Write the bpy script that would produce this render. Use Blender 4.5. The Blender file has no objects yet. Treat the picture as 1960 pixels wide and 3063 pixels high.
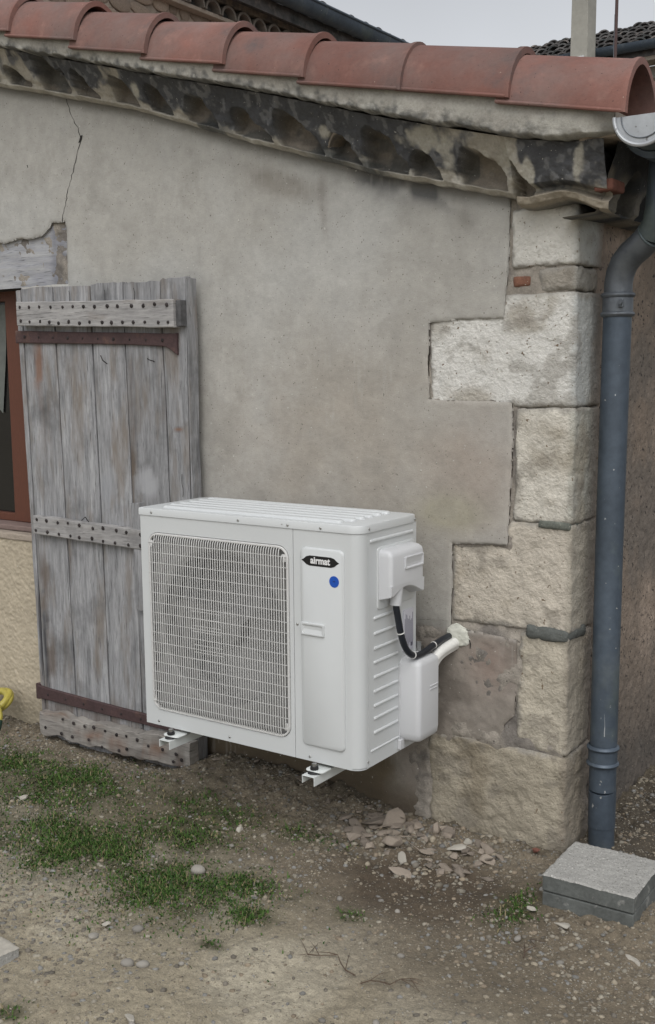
import bpy, bmesh, math, random
import numpy as np
from mathutils import Vector, Matrix

random.seed(7)
rng = np.random.default_rng(11)
S = bpy.context.scene
col = S.collection
PI = math.pi

# ------------------------------------------------------------------ camera
CAM = np.array([2.4084761, -2.9230824, 1.4220199])
FW = np.array([-0.56250361, 0.81419409, -0.14379731])
RT = np.array([0.82343937, 0.56733596, -0.00880432])
DN = np.array([0.07441296, -0.12336082, -0.989568])
cd = bpy.data.cameras.new('camera')
cam = bpy.data.objects.new('camera', cd)
col.objects.link(cam)
cd.sensor_fit = 'VERTICAL'
cd.sensor_height = 24.0
cd.lens = 3275.77 / 3063 * 24.0
cd.shift_x = 0.00583
cd.shift_y = 0.0138
cd.clip_start = 0.05
cd.clip_end = 3000
M = Matrix(((RT[0], -DN[0], -FW[0], CAM[0]), (RT[1], -DN[1], -FW[1], CAM[1]),
            (RT[2], -DN[2], -FW[2], CAM[2]), (0, 0, 0, 1)))
cam.matrix_world = M
S.camera = cam

# ------------------------------------------------------------------ sky, sun, exposure
SUN_EL, SUN_AZ = math.radians(52), math.radians(150)   # azimuth clockwise from +Y
w = bpy.data.worlds.new('World')
S.world = w
w.use_nodes = True
nt = w.node_tree
bg = nt.nodes['Background']
sky = nt.nodes.new('ShaderNodeTexSky')
sky.sky_type = 'NISHITA'
sky.sun_disc = False
sky.sun_elevation = SUN_EL
sky.sun_rotation = SUN_AZ
sky.air_density = 1.0
sky.dust_density = 3.0
hs = nt.nodes.new('ShaderNodeHueSaturation')          # an overcast sky: little blue left
hs.inputs['Saturation'].default_value = 0.17
nt.links.new(sky.outputs[0], hs.inputs['Color'])
tc = nt.nodes.new('ShaderNodeTexCoord')
cn = nt.nodes.new('ShaderNodeTexNoise')
cn.inputs['Scale'].default_value = 2.2
cn.inputs['Detail'].default_value = 4
nt.links.new(tc.outputs['Generated'], cn.inputs['Vector'])
cr = nt.nodes.new('ShaderNodeMapRange')
cr.inputs[1].default_value = 0.3
cr.inputs[2].default_value = 0.7
cr.inputs[3].default_value = 0.90
cr.inputs[4].default_value = 1.08
nt.links.new(cn.outputs['Fac'], cr.inputs[0])
cm = nt.nodes.new('ShaderNodeVectorMath')
cm.operation = 'SCALE'
nt.links.new(hs.outputs[0], cm.inputs[0])
nt.links.new(cr.outputs[0], cm.inputs['Scale'])
nt.links.new(cm.outputs[0], bg.inputs['Color'])
bg.inputs['Strength'].default_value = 0.15
sd = bpy.data.lights.new('sun', 'SUN')
sd.energy = 0.8
sd.angle = math.radians(50)
sd.color = (1.0, 0.98, 0.95)
sun = bpy.data.objects.new('sun', sd)
col.objects.link(sun)
dirv = Vector((math.sin(SUN_AZ) * math.cos(SUN_EL), math.cos(SUN_AZ) * math.cos(SUN_EL), math.sin(SUN_EL)))
sun.rotation_euler = dirv.to_track_quat('Z', 'Y').to_euler()
sun.location = (0, -4, 8)
S.view_settings.view_transform = 'Standard'
S.view_settings.look = 'None'
S.view_settings.gamma = 1
S.view_settings.exposure = 0.09
S.view_settings.use_curve_mapping = False

# ------------------------------------------------------------------ numpy noise
def _h(ix, iy, iz, seed):
    n = (ix * 374761393 + iy * 668265263 + iz * 1274126177 + seed * 974634777) & 0xffffffff
    n = ((n ^ (n >> 13)) * 1274126177) & 0xffffffff
    n = (n ^ (n >> 16)) & 0xffffffff
    return n.astype(np.float64) / 4294967295.0
def vnoise(p, scale, seed=0):
    q = np.asarray(p, float) * scale + 1000.0
    i = np.floor(q).astype(np.int64)
    f = q - i
    f = f * f * (3 - 2 * f)
    r = 0
    for a in (0, 1):
        for b in (0, 1):
            for c in (0, 1):
                wgt = (f[..., 0] if a else 1 - f[..., 0]) * (f[..., 1] if b else 1 - f[..., 1]) * (f[..., 2] if c else 1 - f[..., 2])
                r = r + wgt * _h(i[..., 0] + a, i[..., 1] + b, i[..., 2] + c, seed)
    return r
def fbm(p, scale, octv=4, seed=0, gain=.5):
    r = 0; a = 1; t = 0
    for o in range(octv):
        r = r + a * vnoise(p, scale * 2.03 ** o, seed + o)
        t += a; a *= gain
    return r / t            # 0..1
def P3(x, y, z):
    x, y, z = np.broadcast_arrays(x, y, z)
    return np.stack([x, y, z], -1).astype(float)
def sstep(a, b, x):
    t = np.clip((x - a) / (b - a), 0, 1)
    return t * t * (3 - 2 * t)
def mixc(c, d, t):
    return c * (1 - t[..., None]) + np.array(d) * t[..., None]

# ------------------------------------------------------------------ materials
def N(nt, typ, **kw):
    n = nt.nodes.new(typ)
    for k, v in kw.items():
        setattr(n, k, v)
    return n
def mat(name, base=None, rough=.9, metal=0, var=None, speck=None, bumps=(), stretch=(1, 1, 1), coat=0, spec=.5, rnd=0, tint=None):
    """base None: vertex colours. var=(scale, lo, hi) brightness variation; speck=(scale, threshold, colour, noise scale)"""
    m = bpy.data.materials.new(name)
    m.use_nodes = True
    t = m.node_tree; L = t.links.new
    b = t.nodes['Principled BSDF']
    b.inputs['Roughness'].default_value = rough
    b.inputs['Metallic'].default_value = metal
    b.inputs['Specular IOR Level'].default_value = spec
    if coat: b.inputs['Coat Weight'].default_value = coat
    tcn = N(t, 'ShaderNodeTexCoord')
    mp = N(t, 'ShaderNodeMapping')
    mp.inputs['Scale'].default_value = stretch
    L(tcn.outputs['Object'], mp.inputs['Vector'])
    vec = mp.outputs[0]
    if rnd:
        oi = N(t, 'ShaderNodeObjectInfo')
        ml = N(t, 'ShaderNodeMath', operation='MULTIPLY'); ml.inputs[1].default_value = 37.0
        L(oi.outputs['Random'], ml.inputs[0])
        ad = N(t, 'ShaderNodeVectorMath', operation='ADD')
        L(vec, ad.inputs[0]); L(ml.outputs[0], ad.inputs[1]); vec = ad.outputs[0]
    if base is None:
        at = N(t, 'ShaderNodeAttribute'); at.attribute_name = 'Col'; c = at.outputs['Color']
    else:
        rg = N(t, 'ShaderNodeRGB'); rg.outputs[0].default_value = (*base, 1); c = rg.outputs[0]
    if tint:                                    # (scale, colour, lo, hi) patches of another colour
        for sc, cc, lo, hi in tint:
            n = N(t, 'ShaderNodeTexNoise'); n.inputs['Scale'].default_value = sc; n.inputs['Detail'].default_value = 5; n.inputs['Roughness'].default_value = .62
            L(vec, n.inputs['Vector'])
            mr = N(t, 'ShaderNodeMapRange'); mr.inputs[1].default_value = lo; mr.inputs[2].default_value = hi
            L(n.outputs['Fac'], mr.inputs[0])
            mx = N(t, 'ShaderNodeMix', data_type='RGBA'); L(mr.outputs[0], mx.inputs[0]); L(c, mx.inputs[6]); mx.inputs[7].default_value = (*cc, 1); c = mx.outputs[2]
    if var:
        vs = var if isinstance(var, list) else [var]
        for sc, lo, hi in vs:
            n = N(t, 'ShaderNodeTexNoise'); n.inputs['Scale'].default_value = sc; n.inputs['Detail'].default_value = 6; n.inputs['Roughness'].default_value = .65
            L(vec, n.inputs['Vector'])
            mr = N(t, 'ShaderNodeMapRange'); mr.inputs[1].default_value = .28; mr.inputs[2].default_value = .72; mr.inputs[3].default_value = lo; mr.inputs[4].default_value = hi
            L(n.outputs['Fac'], mr.inputs[0])
            sc2 = N(t, 'ShaderNodeVectorMath', operation='SCALE'); L(c, sc2.inputs[0]); L(mr.outputs[0], sc2.inputs['Scale']); c = sc2.outputs[0]
    if rnd:
        mr = N(t, 'ShaderNodeMapRange'); mr.inputs[3].default_value = 1 - rnd; mr.inputs[4].default_value = 1 + rnd
        L(oi.outputs['Random'], mr.inputs[0])
        sc2 = N(t, 'ShaderNodeVectorMath', operation='SCALE'); L(c, sc2.inputs[0]); L(mr.outputs[0], sc2.inputs['Scale']); c = sc2.outputs[0]
    if speck:
        for sc, th, cc in speck:
            n = N(t, 'ShaderNodeTexNoise'); n.inputs['Scale'].default_value = sc; n.inputs['Detail'].default_value = 2
            L(vec, n.inputs['Vector'])
            mr = N(t, 'ShaderNodeMapRange'); mr.inputs[1].default_value = th; mr.inputs[2].default_value = th + .04
            L(n.outputs['Fac'], mr.inputs[0])
            mx = N(t, 'ShaderNodeMix', data_type='RGBA'); L(mr.outputs[0], mx.inputs[0]); L(c, mx.inputs[6]); mx.inputs[7].default_value = (*cc, 1); c = mx.outputs[2]
    L(c, b.inputs['Base Color'])
    prev = None
    for sc, st, di in bumps:
        n = N(t, 'ShaderNodeTexNoise'); n.inputs['Scale'].default_value = sc; n.inputs['Detail'].default_value = 4
        L(vec, n.inputs['Vector'])
        bp = N(t, 'ShaderNodeBump'); bp.inputs['Strength'].default_value = st; bp.inputs['Distance'].default_value = di
        L(n.outputs['Fac'], bp.inputs['Height'])
        if prev: L(prev, bp.inputs['Normal'])
        prev = bp.outputs[0]
    if prev: L(prev, b.inputs['Normal'])
    return m

MT = {}
MT['plaster'] = mat('plaster', None, .95, var=[(2.5, .95, 1.05), (11, .97, 1.03), (45, .93, 1.06), (260, .92, 1.07)], speck=[(150, .70, (.13, .12, .10)), (95, .735, (.52, .51, .47))], bumps=[(14, .25, .006), (60, .35, .004), (350, .5, .0014)])
MT['mortar'] = mat('mortar', None, .97, var=[(30, .7, 1.25), (200, .8, 1.15)], speck=[(120, .68, (.09, .08, .07)), (170, .7, (.42, .39, .33))], bumps=[(70, .6, .006), (250, .6, .002)])
MT['limestone'] = mat('limestone', None, .95, var=[(7, .88, 1.08), (90, .9, 1.07)], speck=[(62, .70, (.16, .12, .08)), (130, .69, (.20, .17, .125))], bumps=[(38, .45, .009), (95, .8, .007), (260, .7, .002)])
MT['cornice'] = mat('cornice', None, .95, var=[(25, .82, 1.15), (150, .85, 1.12)], speck=[(110, .71, (.38, .37, .34))], bumps=[(60, .5, .006), (240, .5, .002)])
MT['terracotta'] = mat('terracotta', (.188, .088, .070), .85, var=[(5, .78, 1.18), (90, .90, 1.08)], tint=[(4, (.165, .112, .100), .40, .66), (11, (.26, .145, .118), .58, .8), (7, (.11, .085, .082), .60, .78)], speck=[(130, .71, (.06, .035, .03)), (60, .76, (.45, .36, .30))], bumps=[(200, .3, .002), (14, .25, .008)], rnd=.16)
MT['old_tile'] = mat('old_tile', (.085, .080, .078), .9, var=[(8, .5, 1.6)], tint=[(9, (.20, .17, .15), .55, .7), (5, (.045, .05, .05), .5, .65)], bumps=[(40, .5, .01)], rnd=.45)
MT['old_arch_tile'] = mat('old_arch_tile', (.22, .185, .145), .9, var=[(20, .6, 1.2)], tint=[(14, (.12, .11, .10), .45, .6)], bumps=[(90, .5, .004)], rnd=.3)
MT['red_brick'] = mat('red_brick', (.17, .070, .050), .9, var=[(60, .7, 1.2)], bumps=[(150, .5, .002)])
MT['zinc_dark'] = mat('zinc_dark', (.078, .100, .128), .45, .35, var=[(5, .8, 1.2), (40, .9, 1.1)], tint=[(6, (.13, .15, .16), .5, .75), (3, (.10, .13, .12), .55, .75)], speck=[(60, .735, (.38, .39, .38))], bumps=[(90, .15, .001)], spec=.4)
MT['zinc_grey'] = mat('zinc_grey', (.135, .150, .168), .42, .4, var=[(12, .75, 1.2)], tint=[(18, (.085, .095, .11), .5, .7)], bumps=[(80, .2, .001)])
MT['zinc_pale'] = mat('zinc_pale', (.42, .44, .46), .45, .4, var=[(25, .8, 1.1)], speck=[(60, .68, (.2, .2, .2))], bumps=[(80, .2, .001)])
MT['casing'] = mat('casing', (.56, .58, .585), .42, var=[(3, .97, 1.03)], spec=.45, bumps=[(900, .05, .0002)])
MT['cover'] = mat('cover', (.55, .56, .575), .5, var=[(4, .97, 1.03)], spec=.4)
MT['grille'] = mat('grille', (.58, .58, .57), .5, spec=.4)
MT['shroud'] = mat('shroud', (.20, .20, .195), .6)
MT['coil'] = mat('coil', (.55, .55, .54), .6, .0, var=[(30, .8, 1.2)])
MT['fan'] = mat('fan', (.185, .185, .182), .6)
MT['steel'] = mat('steel', (.45, .45, .44), .3, .9, var=[(200, .7, 1.1)])
MT['rubber'] = mat('rubber', (.012, .012, .013), .55)
MT['black_sleeve'] = mat('black_sleeve', (.010, .013, .020), .35, var=[(60, .7, 1.3)], bumps=[(120, .2, .001)])
MT['white_sleeve'] = mat('white_sleeve', (.72, .72, .69), .6, var=[(30, .93, 1.05)], bumps=[(60, .3, .002)])
MT['foam'] = mat('foam', (.58, .585, .52), .85, var=[(50, .85, 1.08)], bumps=[(90, .6, .005)])
MT['tie'] = mat('tie', (.7, .7, .68), .5)
MT['bracket'] = mat('bracket', (.62, .65, .64), .4, var=[(20, .93, 1.05)], spec=.5)
MT['logo_black'] = mat('logo_black', (.006, .006, .007), .4)
MT['logo_white'] = mat('logo_white', (.72, .72, .72), .5)
MT['blue'] = mat('blue', (.006, .075, .42), .4)
MT['blue_dark'] = mat('blue_dark', (.004, .03, .20), .4)
MT['label_paper'] = mat('label_paper', (.50, .50, .55), .5)
MT['label_ink'] = mat('label_ink', (.16, .16, .20), .6)
MT['iron'] = mat('iron', (.060, .034, .034), .75, var=[(15, .7, 1.35), (120, .8, 1.2)], tint=[(12, (.115, .065, .05), .55, .72)], bumps=[(90, .5, .0025)])
MT['nail'] = mat('nail', (.030, .024, .024), .7, .3, bumps=[(300, .4, .001)], rnd=.4)
MT['window_wood'] = mat('window_wood', (.105, .036, .020), .6, var=[(30, .85, 1.15)], stretch=(6, 6, 1), bumps=[(60, .15, .001)])
MT['sill_wood'] = mat('sill_wood', (.20, .145, .13), .8, var=[(20, .7, 1.2)], stretch=(1, 6, 6), bumps=[(60, .4, .002)])
MT['glass'] = mat('glass', (.010, .010, .010), .12, spec=.5)
MT['curtain'] = mat('curtain', (.13, .14, .13), .9, var=[(20, .8, 1.15)])
MT['dark'] = mat('dark', (.02, .018, .016), .9)
MT['concrete'] = mat('concrete', (.33, .325, .305), .93, var=[(12, .88, 1.1), (260, .82, 1.15)], speck=[(150, .62, (.17, .165, .15)), (170, .63, (.50, .49, .46))], bumps=[(120, .7, .003), (300, .5, .0015)])
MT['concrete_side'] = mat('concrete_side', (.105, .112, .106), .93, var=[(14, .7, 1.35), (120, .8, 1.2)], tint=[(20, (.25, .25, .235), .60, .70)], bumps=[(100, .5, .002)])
MT['hose'] = mat('hose', (.42, .36, .07), .45, var=[(40, .85, 1.1)])
MT['hose_end'] = mat('hose_end', (.02, .05, .035), .5)
MT['ground'] = mat('ground', None, .97, var=[(9, .9, 1.1), (70, .72, 1.25), (260, .75, 1.25)], speck=[(150, .67, (.36, .33, .27)), (210, .68, (.05, .04, .03))], bumps=[(60, .6, .008), (190, .7, .004)])
MT['gravel'] = mat('gravel', None, .9, var=(300, .85, 1.12), bumps=[(400, .3, .001)])
MT['grass'] = mat('grass', None, .65, spec=.25)
MT['rubble'] = mat('rubble', (.26, .22, .18), .95, var=[(40, .8, 1.2), (200, .85, 1.12)], bumps=[(90, .5, .003), (300, .4, .001)], rnd=.3)
MT['pebble'] = mat('pebble', (.235, .22, .195), .85, var=[(60, .85, 1.12)], bumps=[(300, .25, .0008)], rnd=.3)
MT['white_stone'] = mat('white_stone', (.40, .375, .325), .9, var=[(70, .85, 1.1)], bumps=[(200, .4, .001)])
MT['twig'] = mat('twig', (.085, .058, .04), .9)
MT['far_stone'] = mat('far_stone', (.31, .25, .20), .95, var=[(12, .7, 1.25)], bumps=[(30, .5, .02)], rnd=.25)
MT['far_mortar'] = mat('far_mortar', (.34, .29, .24), .95, var=[(6, .8, 1.15)], bumps=[(20, .6, .03)])
MT['far_render'] = mat('far_render', (.35, .34, .30), .93, var=[(3, .85, 1.1), (20, .9, 1.06)], bumps=[(15, .3, .01)])
MT['far_dusk'] = mat('far_dusk', (.17, .15, .13), .95, var=[(12, .7, 1.25)])
MT['far_flash'] = mat('far_flash', (.62, .64, .66), .6)
MT['rust_rod'] = mat('rust_rod', (.085, .055, .052), .8, .2)

MT['shaded_end'] = mat('shaded_end_grain', (.085, .085, .088), .95, var=[(40, .6, 1.4)], bumps=[(80, .5, .002)])  # weathered batten end, its shade put into the dark grey
def wood_mat(name, a, b_, brown, brownlo):
    m = bpy.data.materials.new(name); m.use_nodes = True
    t = m.node_tree; L = t.links.new; bs = t.nodes['Principled BSDF']
    bs.inputs['Roughness'].default_value = .9
    tcn = N(t, 'ShaderNodeTexCoord'); oi = N(t, 'ShaderNodeObjectInfo')
    ml = N(t, 'ShaderNodeMath', operation='MULTIPLY'); ml.inputs[1].default_value = 23.0; L(oi.outputs['Random'], ml.inputs[0])
    ad = N(t, 'ShaderNodeVectorMath', operation='ADD'); L(tcn.outputs['Object'], ad.inputs[0]); L(ml.outputs[0], ad.inputs[1])
    def noise(st, sc, det=6, r=.65):
        mp = N(t, 'ShaderNodeMapping'); mp.inputs['Scale'].default_value = st; L(ad.outputs[0], mp.inputs[0])
        n = N(t, 'ShaderNodeTexNoise'); n.inputs['Scale'].default_value = sc; n.inputs['Detail'].default_value = det; n.inputs['Roughness'].default_value = r
        L(mp.outputs[0], n.inputs['Vector']); return n.outputs['Fac']
    axis = name.endswith('across')
    g1 = noise((1, 1, 9) if axis else (9, 9, .9), 7, 8, .72)
    g2 = noise((2.2, 2.2, 45) if axis else (45, 45, 2.2), 6, 5, .6)
    p1 = noise((1.2, 3, 4) if axis else (6, 6, 1.2), 2.2, 4)
    def mix(f, c1, c2, lo, hi):
        mr = N(t, 'ShaderNodeMapRange'); mr.inputs[1].default_value = lo; mr.inputs[2].default_value = hi; L(f, mr.inputs[0])
        mx = N(t, 'ShaderNodeMix', data_type='RGBA'); L(mr.outputs[0], mx.inputs[0])
        for i, c in ((6, c1), (7, c2)):
            if isinstance(c, tuple): mx.inputs[i].default_value = (*c, 1)
            else: L(c, mx.inputs[i])
        return mx.outputs[2]
    c = mix(g1, a, b_, .32, .70)
    c = mix(p1, c, brown, brownlo, brownlo + .2)
    c = mix(g2, c, tuple(x * .30 for x in a), .585, .70)
    p2 = noise((1.5, 1.5, 1.5), 2.6, 5)
    c = mix(p2, c, tuple(x * .55 for x in a), .52, .80)
    mr = N(t, 'ShaderNodeMapRange'); mr.inputs[3].default_value = .88; mr.inputs[4].default_value = 1.12; L(oi.outputs['Random'], mr.inputs[0])
    sc2 = N(t, 'ShaderNodeVectorMath', operation='SCALE'); L(c, sc2.inputs[0]); L(mr.outputs[0], sc2.inputs['Scale'])
    at = N(t, 'ShaderNodeAttribute'); at.attribute_name = 'Stain'           # rust and rot stains with a shape of their own
    mx = N(t, 'ShaderNodeMix', data_type='RGBA'); L(at.outputs['Alpha'], mx.inputs[0]); L(sc2.outputs[0], mx.inputs[6]); L(at.outputs['Color'], mx.inputs[7])
    L(mx.outputs[2], bs.inputs['Base Color'])
    bp = N(t, 'ShaderNodeBump'); bp.inputs['Strength'].default_value = .6; bp.inputs['Distance'].default_value = .003; L(g1, bp.inputs['Height'])
    bp2 = N(t, 'ShaderNodeBump'); bp2.inputs['Strength'].default_value = .6; bp2.inputs['Distance'].default_value = .0015; L(g2, bp2.inputs['Height']); L(bp.outputs[0], bp2.inputs['Normal'])
    L(bp2.outputs[0], bs.inputs['Normal'])
    return m
MT['wood'] = wood_mat('weathered_wood', (.150, .152, .158), (.385, .387, .397), (.180, .155, .132), .50)
MT['wood_h'] = wood_mat('weathered_wood_across', (.22, .215, .215), (.44, .43, .42), (.20, .165, .135), .55)
MT['wood_rot'] = wood_mat('rotten_wood_across', (.19, .175, .16), (.38, .36, .33), (.17, .12, .09), .56)
MT['lintel'] = wood_mat('limewashed_wood_across', (.33, .34, .37), (.43, .43, .43), (.27, .275, .31), .50)

# ------------------------------------------------------------------ object helpers
WORLD = {}
def link(o, parent=None, loc=(0, 0, 0)):
    """children keep their own location relative to the world; the parent's offset is taken out"""
    col.objects.link(o)
    if parent is not None:
        o.parent = parent
        o.matrix_parent_inverse = WORLD[parent].inverted()
    o.location = loc
    WORLD[o] = Matrix.Translation(Vector(loc))
    return o
def tag(o, label=None, cat=None, group=None, kind=None):
    if label: o['label'] = label
    if cat: o['category'] = cat
    if group: o['group'] = group
    if kind: o['kind'] = kind
    return o
def thing(name, label, cat, loc=(0, 0, 0), group=None):
    o = bpy.data.objects.new(name, None)
    o.empty_display_size = .1
    link(o, None, loc)
    return tag(o, label, cat, group)
def mesh(name, V, F, m, smooth=False, cols=None, attr='Col'):
    me = bpy.data.meshes.new(name)
    if isinstance(V, np.ndarray) and isinstance(F, np.ndarray):
        nv, nf, k = len(V), len(F), F.shape[1]
        me.vertices.add(nv); me.vertices.foreach_set('co', V.astype(np.float32).ravel())
        me.loops.add(nf * k); me.loops.foreach_set('vertex_index', F.astype(np.int32).ravel())
        me.polygons.add(nf)
        me.polygons.foreach_set('loop_start', np.arange(0, nf * k, k, dtype=np.int32))
        me.update(calc_edges=True)
    else:
        me.from_pydata([tuple(map(float, v)) for v in V], [], [tuple(int(i) for i in f) for f in F])
        me.update()
    if smooth: me.polygons.foreach_set('use_smooth', [True] * len(me.polygons))
    if cols is not None:
        a = me.attributes.new(attr, 'FLOAT_COLOR', 'POINT')
        c = np.ones((len(me.vertices), 4), np.float32); c[:, :cols.shape[1]] = cols
        a.data.foreach_set('color', c.ravel())
    me.materials.append(m)
    return me
def obj(name, V, F, m, parent=None, smooth=False, cols=None, loc=(0, 0, 0), attr='Col'):
    return link(bpy.data.objects.new(name, mesh(name, V, F, m, smooth, cols, attr)), parent, loc)
def inst(name, me, parent=None, loc=(0, 0, 0), rot=None, scale=None):
    o = bpy.data.objects.new(name, me)
    link(o, parent, loc)
    if rot: o.rotation_euler = rot
    if scale: o.scale = scale
    return o

class MB:
    def __init__(s): s.v = []; s.f = []
    def add(s, V, F):
        n = len(s.v); s.v += [tuple(v) for v in V]; s.f += [tuple(n + i for i in f) for f in F]; return s
    def box(s, x0, x1, y0, y1, z0, z1, bv=0):
        if bv:
            bm = bmesh.new(); bmesh.ops.create_cube(bm, size=1)
            for v in bm.verts: v.co = ((x0 + x1) / 2 + v.co.x * (x1 - x0), (y0 + y1) / 2 + v.co.y * (y1 - y0), (z0 + z1) / 2 + v.co.z * (z1 - z0))
            bmesh.ops.bevel(bm, geom=bm.edges[:], offset=bv, segments=2, affect='EDGES', profile=.5)
            bm.verts.index_update()
            s.add([v.co[:] for v in bm.verts], [[v.index for v in f.verts] for f in bm.faces]); bm.free(); return s
        V = [(x, y, z) for x in (x0, x1) for y in (y0, y1) for z in (z0, z1)]
        return s.add(V, [(0, 1, 3, 2), (4, 6, 7, 5), (0, 4, 5, 1), (2, 3, 7, 6), (0, 2, 6, 4), (1, 5, 7, 3)])
    def tube(s, path, rad, n=10, cap=True):
        P = [Vector(p) for p in path]
        R_ = rad if isinstance(rad, (list, tuple)) else [rad] * len(P)
        T = [(P[min(i + 1, len(P) - 1)] - P[max(i - 1, 0)]).normalized() for i in range(len(P))]
        up = Vector((0, 0, 1)) if abs(T[0].z) < .9 else Vector((1, 0, 0))
        a = T[0].cross(up).normalized(); V = []
        for i, p in enumerate(P):
            a = (a - T[i] * a.dot(T[i])).normalized(); b = T[i].cross(a)
            V += [p + (a * math.cos(2 * PI * k / n) + b * math.sin(2 * PI * k / n)) * R_[i] for k in range(n)]
        F = [(i * n + k, i * n + (k + 1) % n, (i + 1) * n + (k + 1) % n, (i + 1) * n + k) for i in range(len(P) - 1) for k in range(n)]
        if cap: F += [tuple(range(n))[::-1], tuple(range((len(P) - 1) * n, len(P) * n))]
        return s.add(V, F)
    def loft(s, loops, cap0=True, cap1=True, closed=True):
        n = len(loops[0]); V = [p for l in loops for p in l]
        rg = range(n) if closed else range(n - 1)
        F = [(i * n + k, i * n + (k + 1) % n, (i + 1) * n + (k + 1) % n, (i + 1) * n + k) for i in range(len(loops) - 1) for k in rg]
        if cap0: F.append(tuple(range(n))[::-1])
        if cap1: F.append(tuple(range((len(loops) - 1) * n, len(loops) * n)))
        return s.add(V, F)
    def build(s, name, m, parent=None, smooth=False, loc=(0, 0, 0), bevel=0):
        o = obj(name, s.v, s.f, m, parent, False, None, loc)
        bm = bmesh.new(); bm.from_mesh(o.data)
        bmesh.ops.recalc_face_normals(bm, faces=bm.faces[:])
        if bevel: bmesh.ops.bevel(bm, geom=bm.edges[:], offset=bevel, segments=2, affect='EDGES', profile=.5, clamp_overlap=True)
        if smooth:
            for f in bm.faces: f.smooth = True
            for e in bm.edges:
                if len(e.link_faces) == 2 and e.calc_face_angle(0) > math.radians(38): e.smooth = False
        bm.to_mesh(o.data); bm.free()
        return o

def rrect(w, h, r, n=5):
    """rounded rectangle loop centred on 0, counter-clockwise"""
    r = min(r, w / 2 - 1e-5, h / 2 - 1e-5); pts = []
    for cx, cy, a0 in ((w / 2 - r, h / 2 - r, 0), (-w / 2 + r, h / 2 - r, 90), (-w / 2 + r, -h / 2 + r, 180), (w / 2 - r, -h / 2 + r, 270)):
        for i in range(n + 1):
            a = math.radians(a0 + 90 * i / n); pts.append((cx + r * math.cos(a), cy + r * math.sin(a)))
    return pts
def frame_pts(pts, o, u, v, nrm, hgt):
    o, u, v, nrm = Vector(o), Vector(u), Vector(v), Vector(nrm)
    return [o + u * a + v * b + nrm * hgt for a, b in pts]
def slab(mb, o, u, v, nrm, w, h, r, hgt, bev=.002, base=0.0):
    """raised rounded plate on the plane (o,u,v); o is its centre"""
    L = [frame_pts(rrect(w, h, r), o, u, v, nrm, base), frame_pts(rrect(w, h, r), o, u, v, nrm, hgt - bev)]
    for k in (.45, 1):
        L.append(frame_pts(rrect(w - 2 * bev * k, h - 2 * bev * k, max(r - bev * k, .0004)), o, u, v, nrm, hgt - bev * (1 - k) * .5))
    return mb.loft(L, cap0=True)

# ================================================================== GROUND
GB = {'grass': [(-.40, -.50, .50, .26), (-.05, -.78, .50, .24), (.22, -.50, .22, .18), (.42, -.80, .26, .20), (.60, -.68, .16, .08), (.54, -.34, .12, .06),
                (.70, -.80, .08, .06), (.15, -.35, .30, .10), (-.7, -.8, .3, .2), (1.28, -.42, .06, .10), (.93, -.66, .05, .035), (.54, -1.46, .05, .03), (-.75, -.45, .3, .2), (.72, -.98, .04, .03)]}
def gz(x, y):
    p = P3(x, y, 0)
    z = (fbm(p, 2.2, 3, 3) - .5) * .045 + (fbm(p, 14, 3, 5) - .5) * .018
    near = np.exp(-np.clip(-y, 0, 9) / .12)
    z = z * (1 - .6 * near)
    # soil heaped against the foot of the wall on the left, rubble heap near the corner
    z = z + .055 * np.exp(-((y + .02) / .16) ** 2) * sstep(-.3, .0, x) * (1 - sstep(.35, .75, x))
    z = z + .025 * np.exp(-(((x - .85) / .24) ** 2 + ((y + .20) / .13) ** 2))
    z = z + .026 * np.exp(-(((x - 1.45) / .22) ** 2 + ((y + .26) / .20) ** 2)) - .022 * sstep(-.35, -.12, y) * (1 - sstep(-.25, .0, x))
    return z - .004
def gfine(x, y):
    p = P3(x, y, 0)
    near = sstep(-.75, -.25, y) * (.35 + 1.0 * sstep(.4, .62, fbm(p, 4, 3, 79)))
    return gz(x, y) + (fbm(p, 55, 2, 77) - .5) * .008 + near * ((fbm(p, 26, 3, 78) - .5) * .030 + (fbm(p, 70, 2, 80) - .5) * .010)
def gnoise_mask(x, y):
    g = 0
    for cx, cy, rx, ry in GB['grass']:
        g = np.maximum(g, np.exp(-(((x - cx) / rx) ** 2 + ((y - cy) / ry) ** 2) ** 1.0 * 1.1))
    return g
def gcol(x, y):
    p = P3(x, y, 0)
    n = fbm(p, 3, 4, 21); n2 = fbm(p, 9, 4, 31)
    c = np.ones(x.shape + (3,)) * np.array([.35, .31, .24])
    c = mixc(c, [.45, .41, .335], sstep(.45, .65, n))
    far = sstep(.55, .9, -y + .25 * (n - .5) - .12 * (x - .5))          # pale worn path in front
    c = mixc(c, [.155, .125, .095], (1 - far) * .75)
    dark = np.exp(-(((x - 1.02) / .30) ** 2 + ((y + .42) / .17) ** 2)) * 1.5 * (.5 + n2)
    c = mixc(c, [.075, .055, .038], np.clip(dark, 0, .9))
    dark = np.exp(-(((x - 1.35) / .35) ** 2 + ((y + .75) / .25) ** 2)) * .9 * (.3 + n)
    c = mixc(c, [.14, .115, .085], np.clip(dark, 0, .8))
    g = gnoise_mask(x, y)
    c = mixc(c, [.060, .060, .028], np.clip(g * (.35 + 1.3 * n2), 0, .88))
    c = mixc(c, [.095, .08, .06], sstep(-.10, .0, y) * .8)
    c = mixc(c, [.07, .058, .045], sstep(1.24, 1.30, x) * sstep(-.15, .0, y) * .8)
    return c * np.array([.80, .79, .74])
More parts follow.
